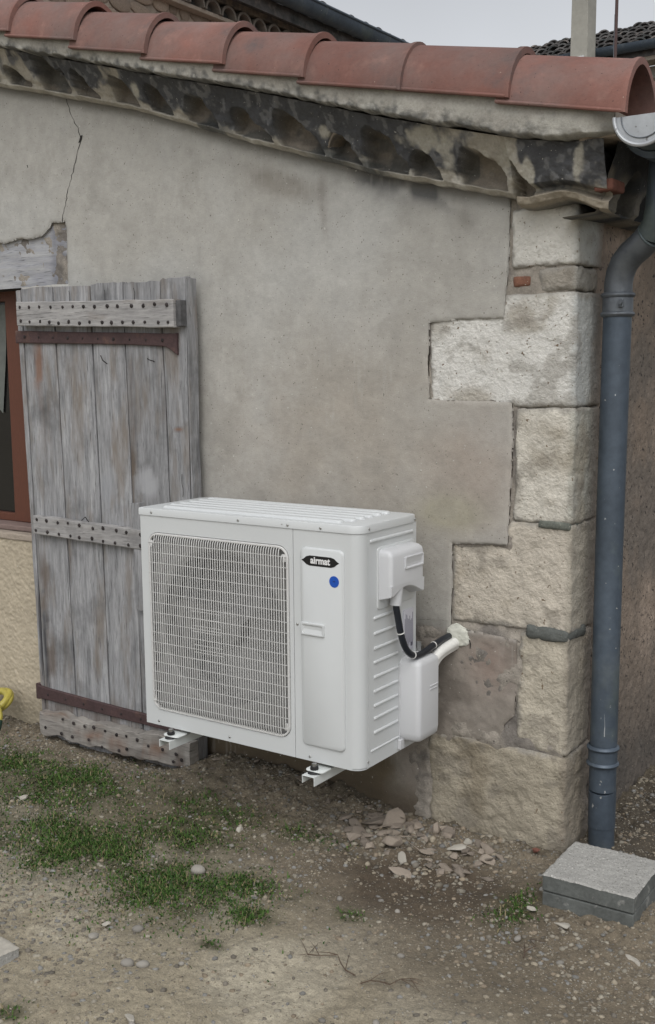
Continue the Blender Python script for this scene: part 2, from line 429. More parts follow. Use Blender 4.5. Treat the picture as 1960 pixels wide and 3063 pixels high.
def grid(xs, ys):
    X, Y_ = np.meshgrid(xs, ys, indexing='ij'); nx, ny = len(xs), len(ys)
    i = np.arange(nx * ny).reshape(nx, ny)
    F = np.stack([i[:-1, :-1], i[1:, :-1], i[1:, 1:], i[:-1, 1:]], -1).reshape(-1, 4)
    return X, Y_, F
xs = np.concatenate([[-400, -60, -15, -5, -2.6], np.arange(-2.0, 2.6, .0085), [3.2, 6, 15, 60, 400]])
ys = np.concatenate([[-400, -60, -15, -6, -3.4], np.arange(-2.4, 1.3, .0085), [2, 4, 8, 20, 60, 400]])
X, Y_, F = grid(xs, ys)
Zg = gfine(X, Y_)
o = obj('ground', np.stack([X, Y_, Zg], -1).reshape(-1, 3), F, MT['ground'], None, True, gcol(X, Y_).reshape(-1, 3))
tag(o, kind='structure')

# ================================================================== COTTAGE
HX = 1.247
house = thing('cottage', 'low rendered stone cottage with pale corner stones and a clay tile verge', 'house', (HX, 0, 0))
KL = np.array([(-2.2, 2.79), (-1.03, 2.475), (-.374, 2.31), (.179, 2.125), (.655, 1.979), (1.085, 1.873), (1.095, 1.850), (1.13, 1.846), (1.17, 1.848), (1.21, 1.853), (1.245, 1.853), (1.275, 1.846), (1.305, 1.831), (1.335, 1.817), (1.40, 1.800)])
KM = np.array([(-2.2, 2.905), (-.9, 2.573), (-.272, 2.400), (.261, 2.257), (.717, 2.123), (1.137, 2.014), (1.25, 1.995), (1.39, 1.990), (1.5, 1.985)])
KT = np.array([(-2.2, 2.955), (-.848, 2.612), (-.464, 2.520), (-.146, 2.428), (.178, 2.345), (.48, 2.262), (.803, 2.182), (1.129, 2.112), (1.436, 2.036), (1.5, 2.02)])
zL = lambda x: np.interp(x, KL[:, 0], KL[:, 1])
zM = lambda x: np.interp(x, KM[:, 0], KM[:, 1])
zT = lambda x: np.interp(x, KT[:, 0], KT[:, 1])

# ---- masonry core (behind everything)
core = MB()
Vc = []
for x in np.linspace(-3.0, HX - .03, 12):
    zt = float(zM(x)) + .04 if x > -2.2 else float(zM(-2.2)) + .25 * (-2.2 - x)
    Vc.append([(x, .045, -.3), (x, .045, zt), (x, 4.0, zt), (x, 4.0, -.3)])
# window opening is cut out: build the core as pieces left, right, above and below it
def core_piece(x0, x1, z0, z1f):
    L = []
    for x in np.linspace(x0, x1, 8):
        L.append([(x, .045, z0), (x, .045, z1f(x)), (x, 4.0, z1f(x)), (x, 4.0, z0)])
    core.loft(L)
zt_ = lambda x: float(zM(max(x, -2.2))) + .04 + .25 * max(-2.2 - x, 0)
core_piece(-1.0, HX - .03, -.3, zt_)
core_piece(-3.0, -2.1, -.3, zt_)
core_piece(-2.1, -1.0, 1.745, zt_)
core_piece(-2.1, -1.0, -.3, lambda x: .74)
core.build('masonry_core', MT['far_mortar'], house)

def poly_sdf(X, Z, poly):
    """signed distance, negative inside"""
    P = np.array(poly, float); Q = np.roll(P, -1, 0)
    d = np.full(X.shape, 1e9); ins = np.zeros(X.shape, bool)
    for (ax, az), (bx, bz) in zip(P, Q):
        ex, ez = bx - ax, bz - az
        t = np.clip(((X - ax) * ex + (Z - az) * ez) / (ex * ex + ez * ez), 0, 1)
        d = np.minimum(d, np.hypot(X - ax - t * ex, Z - az - t * ez))
        c = ((az > Z) != (bz > Z)) & (X < (bx - ax) * (Z - az) / (bz - az + 1e-12) + ax)
        ins ^= c
    return np.where(ins, -d, d)

# ---- plaster coat: its outline steps round the corner stones and the lintel
PL = [(-1.5, 2.95), (1.046, 2.1), (1.045, 1.85), (1.041, 1.70), (1.031, 1.556), (.90, 1.556), (.786, 1.549), (.784, 1.43), (.790, 1.322), (.93, 1.318), (1.060, 1.316), (1.064, 1.20),
      (1.058, 1.05), (1.052, .897), (.96, .893), (.869, .889), (.871, .75), (.868, .632), (.95, .628), (1.087, .618), (1.090, .50), (1.084, .385), (1.050, .352), (1.056, .275), (.98, .285), (.86, .262), (.80, .225), (.785, .12), (.80, -.2), (-1.5, -.2)]
LN = [(-1.6, 1.905), (-1.3, 1.900), (-1.20, 1.912), (-1.135, 1.916), (-1.10, 1.910), (-1.03, 1.922), (-.949, 1.918), (-.895, 1.923), (-.868, 1.938), (-.845, 1.951), (-.832, 1.968), (-.795, 1.963), (-.758, 1.968),
      (-.755, 1.9), (-.760, 1.74), (-1.02, 1.738), (-1.02, .757), (-1.6, .735)]
# ---- rough mortar bed at y ~ .018, seen in the joints between the stones
xs = np.arange(-1.5, HX - .004, .007); zs = np.arange(-.2, 2.0, .007)
X, Z, F = grid(xs, zs)
p = P3(X, 0, Z)
keep = ~((X < -1.0) & (Z > .74) & (Z < 1.745))
yy = .012 + (fbm(p, 22, 3, 41) - .5) * .010 + (fbm(p, 90, 2, 43) - .5) * .005 - .003 * sstep(.66, .60, Z) - .012 * np.exp(-((X - .80) / .05) ** 2) * sstep(.30, .22, Z) - .008 * np.exp(-((Z - .30) / .03) ** 2) * sstep(.78, .9, X)
dpl = np.clip(poly_sdf(X, Z, PL), 0, 1)
yy = yy - (.0085 - .004 * fbm(p, 30, 2, 47)) * np.exp(-(dpl / .013) ** 2) * (X > .7)
c = np.ones(X.shape + (3,)) * np.array([.285, .258, .222])
c = mixc(c, [.17, .155, .14], sstep(.45, .7, fbm(p, 12, 3, 44)))
c = mixc(c, [.10, .11, .10], np.exp(-((Z - .645) / .016) ** 2) * sstep(1.09, 1.13, X) * .9)     # dark cement repair
fk = keep[:-1, :-1].ravel() & keep[1:, 1:].ravel()
obj('mortar_bed', np.stack([X, yy, Z], -1).reshape(-1, 3), F[fk][:, ::-1], MT['mortar'], house, True, c.reshape(-1, 3))

res = .0042
xs = np.arange(-1.45, 1.10, res); zs = np.arange(-.15, 2.62, res)
X, Z, F = grid(xs, zs)
p = P3(X, 0, Z)
d0 = np.maximum(poly_sdf(X, Z, PL), -poly_sdf(X, Z, LN))
d = d0 + (fbm(p, 35, 3, 51) - .5) * .007
d = np.maximum(d, Z - (zL(X) + .03))
e = res
gx = np.gradient(d, e, axis=0); gzd = np.gradient(d, e, axis=1)
gl = np.hypot(gx, gzd) + 1e-6
mv = np.abs(d) < e * 1.3
Xs = np.where(mv, X - d * gx / gl, X); Zs = np.where(mv, Z - d * gzd / gl, Z)
inside = d < e * .75
n1 = fbm(p, 2.0, 4, 61); n2 = fbm(p, 7, 4, 62); n3 = fbm(p, 28, 3, 63)
ymain = (fbm(p, 3.5, 3, 64) - .5) * .006 + (fbm(p, 18, 2, 65) - .5) * .0015
crepi = (1 - sstep(-1.0, -.96, X)) * (1 - sstep(.735, .75, Z))
low = (1 - sstep(.60, .635, Z + .03 * (n2 - .5))) * sstep(.62, .72, X + .1 * (n2 - .5)) * (1 - crepi)
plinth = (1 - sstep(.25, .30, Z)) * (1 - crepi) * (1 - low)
yy = ymain + crepi * ((vnoise(p, 170, 66) - .5) * .004 + (vnoise(p, 75, 67) - .5) * .003) + low * (.002 + (fbm(p, 14, 4, 68) - .5) * .014) + plinth * (fbm(p, 9, 3, 69) - .5) * .008
yy = yy + .010 * np.exp(-(((X - .80) / .10) ** 2 + ((Z - .60) / .035) ** 2)) * (.4 + n2)       # broken edge by the pipe hole
yy = yy - .0035 + .003 * sstep(-.012, 0, d)
# base colours
cc = np.ones(X.shape + (3,)) * np.array([.372, .362, .334])
cc = mixc(cc, [.415, .412, .392], sstep(.40, .62, n1) * .8)
cc = mixc(cc, [.325, .290, .245], np.clip(np.exp(-(((X - .45) / .55) ** 2 + ((Z - 1.15) / .38) ** 2)) * (.35 + .9 * n2), 0, .75))
cc = mixc(cc, [.300, .245, .200], np.clip(np.exp(-(((X - .95) / .16) ** 2 + ((Z - 1.12) / .22) ** 2)) * (.25 + .7 * n2), 0, .6))
cc = mixc(cc, [.340, .320, .230], np.clip(np.exp(-(((X - .86) / .10) ** 2 + ((Z - .98) / .05) ** 2)) * (.4 + n2), 0, .6))
cc = mixc(cc, [.26, .25, .225], sstep(.58, .72, n2) * .22)
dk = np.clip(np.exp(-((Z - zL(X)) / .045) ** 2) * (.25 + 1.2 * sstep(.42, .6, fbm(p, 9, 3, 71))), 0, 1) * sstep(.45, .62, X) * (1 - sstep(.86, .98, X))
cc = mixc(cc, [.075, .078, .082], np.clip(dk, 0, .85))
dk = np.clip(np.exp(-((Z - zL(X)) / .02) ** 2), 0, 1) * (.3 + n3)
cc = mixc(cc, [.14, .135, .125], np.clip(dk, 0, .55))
st = np.exp(-(((X - .25) / .13) ** 2 + ((Z - (zL(X) - .10)) / .04) ** 2)) * (.4 + n2)        # damp patches under the cornice
cc = mixc(cc, [.225, .205, .175], np.clip(st, 0, .6))
st = np.exp(-(((X - .40 - .10 * (2.0 - Z)) / .018) ** 2)) * sstep(1.75, 1.9, Z) * (1 - sstep(1.98, 2.05, Z))
cc = mixc(cc, [.215, .20, .18], np.clip(st * .5, 0, .5))
st = np.exp(-(((X - .905) / .03) ** 2 + ((Z - 1.835) / .035) ** 2)); cc = mixc(cc, [.18, .17, .15], np.clip(st * .5, 0, .5))
cc = mixc(cc, [.255, .250, .225], np.clip(sstep(.955, .965, 1 - np.abs(Z - 0)) * 0, 0, 1))
cc = mixc(cc, [.225, .195, .165], low * (.75 + .25 * n1))
cc = mixc(cc, [.155, .135, .115], np.clip(low * sstep(.45, .65, n2) * .8, 0, 1))
cc = mixc(cc, [.29, .225, .19], np.clip(low * np.exp(-(((X - 1.0) / .07) ** 2 + ((Z - .53) / .08) ** 2)) * .8, 0, 1))
cc = mixc(cc, [.105, .078, .044], plinth * .94)  # ochre plinth, darkened: contact shade under the unit is put into its colour
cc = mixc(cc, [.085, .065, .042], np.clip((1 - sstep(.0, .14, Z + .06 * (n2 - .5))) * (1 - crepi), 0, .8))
cc = mixc(cc, [.430, .375, .285], crepi)
cc = mixc(cc, [.24, .21, .15], crepi * (1 - sstep(.02, .12, Z)) * .7)
sc1 = sstep(.70, .78, vnoise(P3(X * 1.0, 0, Z * .12), 160, 75)) * sstep(.5, .7, fbm(p, 5, 3, 76))     # short trowel scratches
cc = mixc(cc, [.46, .455, .43], sc1 * .16 * (1 - crepi))
cc = cc * (.90 + .20 * n3)[..., None]
fm = inside[:-1, :-1] & inside[1:, :-1] & inside[1:, 1:] & inside[:-1, 1:]
Ff = F[fm.ravel()]
V = np.stack([Xs, yy, Zs], -1).reshape(-1, 3)
# skirt: rim of the coat runs back to the masonry so that the edge has thickness
i = np.arange(X.size).reshape(X.shape)
ed = {}
E1 = np.concatenate([Ff[:, [0, 1]], Ff[:, [1, 2]], Ff[:, [2, 3]], Ff[:, [3, 0]]])
key = np.sort(E1, 1); kk = key[:, 0].astype(np.int64) * X.size + key[:, 1]
u, idx, cnt = np.unique(kk, return_index=True, return_counts=True)
Eb = E1[idx[cnt == 1]]
bv = np.unique(Eb); remap = {int(b): X.size + j for j, b in enumerate(bv)}
Vb = V[bv].copy(); Vb[:, 1] = .05
colv = cc.reshape(-1, 3)
V = np.concatenate([V, Vb]); colv = np.concatenate([colv, colv[bv] * .9])
Fs = np.array([[a, remap[int(a)], remap[int(b)], b] for a, b in Eb])
allF = np.concatenate([Ff[:, ::-1], Fs])
used = np.unique(allF); rm = np.full(len(V), -1); rm[used] = np.arange(len(used))
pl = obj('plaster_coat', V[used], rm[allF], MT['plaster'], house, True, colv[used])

# wall to the left of the frame, under the same coat
MB().box(-3.0, -2.1, 0, .05, -.2, 2.75).box(-2.1, -1.45, 0, .05, -.2, .735).box(-2.1, -1.45, 0, .05, 1.905, 2.6).build('plaster_panel', MT['far_render'], house)

# ---- cracks in the plaster (narrow open gaps, shown as dark strips a hair in front of the coat)
def crack(pts, w0=.0016, name='crack', jit=.004):
    P = []
    for (a, b) in zip(pts[:-1], pts[1:]):
        n = max(2, int(math.hypot(b[0] - a[0], b[1] - a[1]) / .012))
        for k in range(n): t = k / n; P.append((a[0] + (b[0] - a[0]) * t, a[1] + (b[1] - a[1]) * t))
    P.append(pts[-1]); V = []; L = len(P)
    for k, (x, z) in enumerate(P):
        if 0 < k < L - 1: x += random.uniform(-jit, jit); z += random.uniform(-jit, jit) * .5
        ww = w0 * random.uniform(.5, 1.5)
        V += [(x - ww, z), (x + ww * .6, z)]
    V = [(x, z) for x, z in V]
    ix = [np.clip(int(round((x - xs[0]) / res)), 0, len(xs) - 1) for x, z in V]; iz = [np.clip(int(round((z - zs[0]) / res)), 0, len(zs) - 1) for x, z in V]
    VV = [(x, min(float(yy[max(a - 1, 0):a + 2, max(b - 1, 0):b + 2].min()), .004) - .0007, z) for (x, z), a, b in zip(V, ix, iz)]
    return obj(name, VV, [(2 * k, 2 * k + 1, 2 * k + 3, 2 * k + 2) for k in range(L - 1)], MT['dark'], house)
crack([(-.735, 2.43), (-.715, 2.385), (-.708, 2.35), (-.69, 2.32), (-.665, 2.29), (-.655, 2.25), (-.668, 2.22), (-.70, 2.15), (-.735, 2.07), (-.765, 1.99), (-.775, 1.965)], .0019)
crack([(-.650, 2.262), (-.662, 2.238)], .006)
crack([(.66, .630), (.74, .637), (.80, .645), (.86, .648)], .002, jit=.003)
crack([(-.95, 2.19), (-.947, 2.18)], .003)
crack([(.866, .60), (.93, .597), (.935, .57)], .0018)

# ---- corner stones
def rock_block(x0, x1, y0, y1, z0, z1, r, cfun, amp=(.006, .004), res=.0075, seed=0, warp=.008, name='quoin_stone', m='limestone'):
    """block with rounded, worn edges; visible front (-y) and side (+x) faces finely divided"""
    nx, ny, nz = [max(4, int((b - a) / res)) for a, b in ((x0, x1), (y0, y1), (z0, z1))]
    vs, fs, off = [], [], 0
    def face(a, b, n, m2, fn):
        nonlocal off
        A, B, F = grid(np.linspace(0, 1, n), np.linspace(0, 1, m2))
        vs.append(fn(A, B).reshape(-1, 3)); fs.append(F + off); off += A.size
    lx, ly, lz = x1 - x0, y1 - y0, z1 - z0
    face(0, 0, nx, nz, lambda A, B: P3(x0 + A * lx, y0, z0 + B * lz))
    face(0, 0, ny, nz, lambda A, B: P3(x1, y0 + A * ly, z0 + B * lz))
    face(0, 0, nx, ny, lambda A, B: P3(x0 + A * lx, y1 - B * ly, z1))
    face(0, 0, nx, ny, lambda A, B: P3(x0 + A * lx, y0 + B * ly, z0))
    face(0, 0, ny, nz, lambda A, B: P3(x0, y1 - A * ly, z0 + B * lz))
    V = np.concatenate(vs); F = np.concatenate(fs)
    lo = np.array([x0, y0, z0]) + r; hi = np.array([x1, y1, z1]) - r
    core_ = np.clip(V, lo, hi); n = V - core_; ln = np.linalg.norm(n, axis=1, keepdims=True) + 1e-9
    n = n / ln; V = core_ + n * r
    q = V + seed * 3.7
    disp = (fbm(q, 9, 3, seed) - .5) * 2 * amp[0] + (fbm(q, 42, 3, seed + 5) - .5) * 2 * amp[1]
    pit = np.clip(vnoise(q, 55, seed + 9) - .80, 0, 1) * 5 * .005
    V = V + n * (disp - pit)[:, None]
    V[:, 0] += ((fbm(q, 12, 3, seed + 2) - .5) * 2 * warp + (fbm(q, 45, 2, seed + 4) - .5) * warp) * (V[:, 0] < x0 + .05)
    V[:, 2] += (fbm(P3(q[:, 0], 0, 0), 10, 3, seed + 3) - .5) * 2 * warp * .6
    o = obj(name, V, F, MT[m], house, True, cfun(V, q, seed))
    bm = bmesh.new(); bm.from_mesh(o.data); bmesh.ops.remove_doubles(bm, verts=bm.verts[:], dist=.0004); bmesh.ops.recalc_face_normals(bm, faces=bm.faces[:]); bm.to_mesh(o.data); bm.free()
    return o
def stone_col(front, side, stain=(.25, .21, .15), smear=.016):
    def f(V, q, seed):
        n = fbm(q, 6, 4, seed + 20); n2 = fbm(q, 22, 3, seed + 21)
        c = np.ones((len(V), 3)) * np.array(front)
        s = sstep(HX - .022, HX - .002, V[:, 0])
        c = mixc(c, side, s)  # side face darker and bluer: its shade is put into the stone colour
        c = mixc(c, stain, sstep(.58, .75, n) * .55)
        c = mixc(c, [x * 1.08 for x in front], sstep(.55, .7, n2) * .6 * (1 - s))
        lo, hi = V.min(0), V.max(0)
        n3 = fbm(q, 28, 4, seed + 23)
        de = np.minimum(np.minimum(V[:, 0] - lo[0], V[:, 2] - lo[2]), hi[2] - V[:, 2]) + (n3 - .5) * smear * 3.2
        c = mixc(c, [.285, .268, .238], sstep(smear * 1.2, smear * .3, de) * .85)
        c = mixc(c, [.20, .18, .15], sstep(.60, .68, fbm(q, 17, 4, seed + 25)) * .45)
        y = sstep(.10, .19, V[:, 1] + .06 * (n - .5))
        c = mixc(c, [.25, .215, .18], y * s)
        return c
    return f
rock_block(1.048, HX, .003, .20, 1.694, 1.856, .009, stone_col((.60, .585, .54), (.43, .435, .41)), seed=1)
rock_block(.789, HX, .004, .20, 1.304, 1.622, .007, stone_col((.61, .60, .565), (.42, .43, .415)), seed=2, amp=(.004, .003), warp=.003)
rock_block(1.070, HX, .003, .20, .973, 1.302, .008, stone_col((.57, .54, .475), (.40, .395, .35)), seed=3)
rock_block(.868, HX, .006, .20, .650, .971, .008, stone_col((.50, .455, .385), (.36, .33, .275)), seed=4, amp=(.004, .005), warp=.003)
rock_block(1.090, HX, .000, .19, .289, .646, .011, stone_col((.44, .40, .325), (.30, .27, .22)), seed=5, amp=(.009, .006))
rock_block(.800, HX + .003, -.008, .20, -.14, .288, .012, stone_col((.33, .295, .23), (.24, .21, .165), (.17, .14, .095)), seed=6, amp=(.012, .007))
# rubble and mortar between the first two stones, with a piece of brick
rock_block(1.135, HX - .002, .004, .17, 1.624, 1.694, .014, stone_col((.30, .275, .235), (.30, .29, .26)), seed=7, amp=(.008, .006), name='rubble_stone')
rock_block(1.052, 1.108, .006, .05, 1.642, 1.672, .006, lambda V, q, s: np.ones((len(V), 3)) * np.array([.20, .095, .062]), seed=8, amp=(.003, .003), name='brick_fragment', m='mortar', warp=.003)
# cement repair joint, dark
rock_block(1.115, HX + .002, -.006, .13, .628, .668, .012, lambda V, q, s: np.ones((len(V), 3)) * np.array([.105, .112, .105]), seed=9, amp=(.005, .004), name='cement_joint', m='mortar')
rock_block(1.145, HX - .002, -.003, .10, .955, .982, .008, lambda V, q, s: np.ones((len(V), 3)) * np.array([.13, .14, .12]), seed=10, amp=(.004, .003), name='cement_joint', m='mortar')

# ---- side wall (rough cast) behind the corner stones
ys = np.arange(.15, 2.6, .009); zs2 = np.arange(-.2, 2.02, .009)
A, B, F = grid(ys, zs2)
p = P3(HX, A, B)
xx = HX - .006 + (fbm(p, 10, 3, 81) - .5) * .012 + (vnoise(p, 70, 82) - .5) * .007
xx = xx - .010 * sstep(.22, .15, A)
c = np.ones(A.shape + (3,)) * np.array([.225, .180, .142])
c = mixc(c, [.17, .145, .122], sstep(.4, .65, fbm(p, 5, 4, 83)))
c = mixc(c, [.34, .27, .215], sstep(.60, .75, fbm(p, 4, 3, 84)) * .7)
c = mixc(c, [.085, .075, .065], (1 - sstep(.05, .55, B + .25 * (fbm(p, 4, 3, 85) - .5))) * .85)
MT['roughcast'] = mat('roughcast', None, .97, var=[(40, .75, 1.2)], speck=[(85, .635, (.035, .03, .028)), (140, .70, (.38, .32, .26))], bumps=[(70, .8, .006), (200, .6, .003)])
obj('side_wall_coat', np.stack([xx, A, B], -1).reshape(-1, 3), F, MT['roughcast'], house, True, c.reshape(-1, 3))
MB().box(HX - .2, HX - .012, 2.6, 4.0, -.2, 2.0).build('side_wall', MT['far_mortar'], house)

# ---- timber lintel, exposed where the plaster has gone
xs2 = np.arange(-1.6, -.745, .006); zs2 = np.arange(1.738, 2.0, .006)
A, B, F = grid(xs2, zs2)
p = P3(A, 0, B)
yl = .010 + (fbm(P3(A * 1, 0, B * 6), 9, 4, 91) - .5) * .008 + .004 * sstep(-.835, -.82, A)
o = obj('lintel', np.stack([A, yl, B], -1).reshape(-1, 3), F[:, ::-1], MT['lintel'], house, True,
        np.concatenate([np.ones((A.size, 3)) * np.array([.15, .155, .185]), (sstep(-.87, -.83, A) * (1 - .5 * sstep(-.80, -.775, A)) * .6 * (.5 + fbm(p, 14, 3, 92))).reshape(-1, 1)], 1), attr='Stain')
MB().box(-2.1, -1.0, .012, .20, 1.738, 1.746).build('lintel_underside', MT['dark'], house)

# ---- window
win = MB().box(-1.253, -1.10, .105, .165, .79, 1.75, .004).build('window', MT['window_wood'], house)
MB().box(-2.1, -1.2535, .110, .165, .79, .822, .003).build('bottom_rail', MT['window_wood'], win)
MB().box(-2.1, -1.2535, .110, .165, 1.70, 1.75, .003).build('top_rail', MT['window_wood'], win)
MB().box(-1.278, -1.2538, .128, .152, .822, 1.70, .003).build('glazing_bead', MT['window_wood'], win)
MB().box(-2.1, -1.278, .138, .142, .822, 1.70).build('pane', MT['glass'], win)
L = []
for k in range(9):           # a net curtain drawn aside, hanging outside the reflection, folds as waves
    t = k / 8; z = 1.69 - t * .45
    L.append([(-1.60 + j / 24 * (.32 - .02 * t) - (0 if z > 1.5 else (1.5 - z) * .1), .133 - .002 * math.sin(j * 1.3 + t * 2), z - (.24 * (1 - j / 24) * -.9 if k == 8 else 0)) for j in range(25)])
cb = MB().loft([[(p_[0], p_[1], p_[2]) for p_ in l] for l in L], False, False, closed=False)
cb.build('curtain', MT['curtain'], win, smooth=True)
MB().box(-2.1, -1.05, .03, .17, .766, .789, .005).build('sill_board', MT['sill_wood'], win)
MB().box(-2.1, -1.0, -.010, .12, .735, .764, .006).build('window_ledge', MT['far_mortar'], house)

# ---- cornice: a row of canal tiles bedded in mortar, one continuous relief
AR = [(-1.25, .066), (-1.08, .066), (-.915, .066), (-.72, .066), (-.565, .062), (-.37, .064), (-.215, .066), (-.04, .064), (.155, .068), (.35, .066), (.52, .060), (.66, .062), (.80, .066), (.985, .070), (1.108, .026)]
NX, NS = 1000, 120
u_ = np.linspace(-1.6, 1.36, NX); s_ = np.linspace(0, 1, NS)
U, Sg = np.meshgrid(u_, s_, indexing='ij')
cap = sstep(1.083, 1.093, U)                                     # the corner's own cap tile
hh = (zM(U) - zL(U))
Zc = zL(U) + Sg * hh
base = np.interp(s_, [0, .02, .10, .24, .32, .55, .80, .93, 1.0], [.035, -.038, -.056, -.062, -.072, -.088, -.108, -.122, -.128])
Yc = np.repeat(base[None, :], NX, 0)
capb = np.interp(s_, [0, .02, .06, .16, .20, .25, .30, .34, .6, 1.0], [.02, -.05, -.078, -.086, -.074, -.058, -.062, -.104, -.118, -.135])
Yc = Yc * (1 - cap) + capb[None, :] * cap
p = P3(U, 0, Zc)
wob = (fbm(p, 16, 3, 101) - .5)
dmask = np.zeros_like(U)
for ia, (xc, hw) in enumerate(AR):
    hw = hw * (1.0 if hw < .03 else (.78, 1.08, .92, 1.12, .85, 1.0)[ia % 6]); hs = (.95, 1.2, .85, 1.1, 1.05)[ia % 5]
    top = hs * .092 * (hw / .066) * (.85 + .3 * ((xc * 7.3) % 1)) if hw > .03 else .085
    z0 = .018 if hw > .03 else .03
    dz = Zc - zL(U) - z0
    dx = (U - xc) * (1 + .5 * wob) + .28 * (dz - .04) + wob * .035
    rr = np.sqrt((dx / hw) ** 2 + (np.clip(dz, 0, 9) / top) ** 2)
    ins = (1 - sstep(.92, 1.00, rr + .30 * wob)) * sstep(-.002, .006, dz)
    dmask = np.maximum(dmask, ins)
depth = -.006 + .034 * (fbm(p, 7, 2, 104) - .5)
depth = np.where(Zc - zL(U) < .06, depth - .022 * sstep(.06, .015, Zc - zL(U)), depth)
Yc = Yc * (1 - dmask) + depth * dmask
Yc = Yc + (fbm(p, 30, 4, 105) - .5) * .020 * (1 - .6 * dmask) + (fbm(p, 9, 2, 106) - .5) * .024 * sstep(.05, .2, Sg) + np.clip(fbm(p, 20, 2, 108) - .6, 0, 1) * .02
Zc = Zc + (fbm(P3(U, 0, 0), 25, 3, 107) - .5) * .008 * (1 - sstep(0, .3, Sg))
# gap between the ledge and the cap tile
gap = np.exp(-((U - 1.089) / .006) ** 2) * (1 - sstep(.18, .3, Sg)); Yc = Yc + gap * .06
nA, nB, nC = fbm(p, 5, 4, 111), fbm(p, 14, 4, 112), fbm(p, 45, 3, 113)
dkl = np.interp(u_, [-1.6, -1.2, -.8, -.45, -.1, .2, .7, .80, .86, .95, 1.03, 1.11, 1.15, 1.27, 1.36], [.55, .60, .70, .95, 1.15, 1.25, 1.3, 1.1, .9, .50, .30, .40, 1.40, 1.35, 1.0])[:, None]
lev = np.interp(s_, [0, .12, .22, .35, .7, 1], [.10, .18, .50, .92, 1.12, 1.15])[None, :]
nS = fbm(P3(U, 0, Zc * .35), 26, 4, 117)
dark = sstep(.40, .66, dkl * lev * .72 + (nB - .5) * .75 + (nA - .5) * .5 + (nS - .5) * .45 + (nC - .5) * .25)
cc = np.ones(U.shape + (3,)) * np.array([.345, .320, .270])
cc = mixc(cc, [.44, .42, .37], sstep(.50, .62, nB) * .8)
cc = mixc(cc, [.24, .205, .165], dmask * .75)
cc = mixc(cc, [.105, .108, .100], np.clip(dmask * (sstep(.45, .62, nB) * .8) * (dkl > .5), 0, .7))
cc = mixc(cc, [.050, .053, .060], np.clip(dark * (1 - .80 * dmask), 0, .95))
cc = mixc(cc, [.17, .17, .17], np.clip(dark * sstep(.52, .72, nC) * (1 - dmask), 0, .65))
for px_, pz_, rx, rz in ((.815, 2.055, .050, .040), (1.148, 1.935, .014, .05), (1.085, 1.965, .03, .03), (.545, 2.025, .02, .018), (1.292, 1.955, .016, .040), (1.285, 1.925, .010, .03), (1.30, 1.975, .012, .02), (.47, 2.12, .03, .02), (-.30, 2.355, .02, .02), (.90, 2.00, .03, .05)):
    g = sstep(1.25, .55, np.hypot((U - px_) / rx, (Zc - pz_) / rz) + (nB - .5) * 2.6 + (nC - .5) * .8)
    cc = mixc(cc, [.42, .40, .34], g * .85 * (1 - dmask))
ledge_d = sstep(.05, .2, .5 - Sg) * 0
mid = np.exp(-((U - .0) / .09) ** 2) + np.exp(-((U - .47) / .08) ** 2) + np.exp(-((U - .62) / .05) ** 2)
cc = mixc(cc, [.06, .065, .065], np.clip(mid * (1 - sstep(.15, .35, Sg)) * sstep(.35, .5, nB + .1), 0, .85))
cc = mixc(cc, [.30, .26, .20], cap * (1 - sstep(.18, .26, Sg)) * .9)
cc = mixc(cc, [.09, .095, .10], np.clip((1 - sstep(.0, .035, Sg)) * .8, 0, 1))
i = np.arange(NX * NS).reshape(NX, NS)
F = np.stack([i[:-1, :-1], i[1:, :-1], i[1:, 1:], i[:-1, 1:]], -1).reshape(-1, 4)
obj('cornice', np.stack([U, Yc, Zc], -1).reshape(-1, 3), F[:, ::-1], MT['cornice'], house, True, cc.reshape(-1, 3))
# the tile ends that still show in the arches
for xc, hw in AR:
    if hw < .03 or xc not in (.80, .52): continue
    k = random.uniform(.9, 1.05); ro, ri = hw * 1.0 * k, hw * .91 * k; th = 12
    z0 = float(zL(xc)) + .020; hs_ = 1.42
    a0, a1 = (.35, 2.6) if random.random() < .5 else (.15, 2.2)
    L = []
    for j in range(th + 1):
        a = a0 + (a1 - a0) * j / th; ca, sa = math.cos(a), math.sin(a)
        yf = -.058 - .026 * sa + random.uniform(-.003, .003)
        sh = -.085 * sa * hw * .5
        L.append([(xc + ca * ro + sh, yf, z0 + sa * ro * hs_), (xc + ca * ri + sh, yf + .003, z0 + sa * ri * hs_), (xc + ca * ri + sh, .0, z0 + sa * ri * hs_), (xc + ca * ro + sh, .0, z0 + sa * ro * hs_)])
    MB().loft(L).build('arch_tile', MT['old_arch_tile'], house, bevel=.0015)
MB().box(1.322, 1.375, -.092, .0, 1.868, 1.898, .006).build('tile_end', MT['red_brick'], house)

# ---- side cornice under the gutter, runs back level
ys = np.linspace(-.075, 2.4, 520); s2 = np.linspace(0, 1, 60)
A, Sg = np.meshgrid(ys, s2, indexing='ij')
Zc = 1.812 + .010 * sstep(-.05, .3, A) + Sg * (.185)
bs = np.interp(s2, [0, .03, .10, .24, .32, .6, 1.0], [HX - .02, HX + .07, HX + .088, HX + .09, HX + .095, HX + .115, HX + .135])
Xc = np.repeat(bs[None, :], len(ys), 0)
p = P3(HX, A, Zc); wob = fbm(p, 16, 3, 121) - .5; dm = np.zeros_like(A)
for yc in np.arange(.12, 2.4, .185):
    dz = Zc - 1.812 - .018
    rr = np.sqrt(((A - yc + wob * .012) / .068) ** 2 + (np.clip(dz, 0, 9) / .11) ** 2)
    dm = np.maximum(dm, (1 - sstep(.86, 1.02, rr)) * sstep(-.002, .006, dz))
Xc = Xc * (1 - dm) + (HX + .03) * dm + (fbm(p, 25, 3, 123) - .5) * .014
c = np.ones(A.shape + (3,)) * np.array([.20, .185, .155])
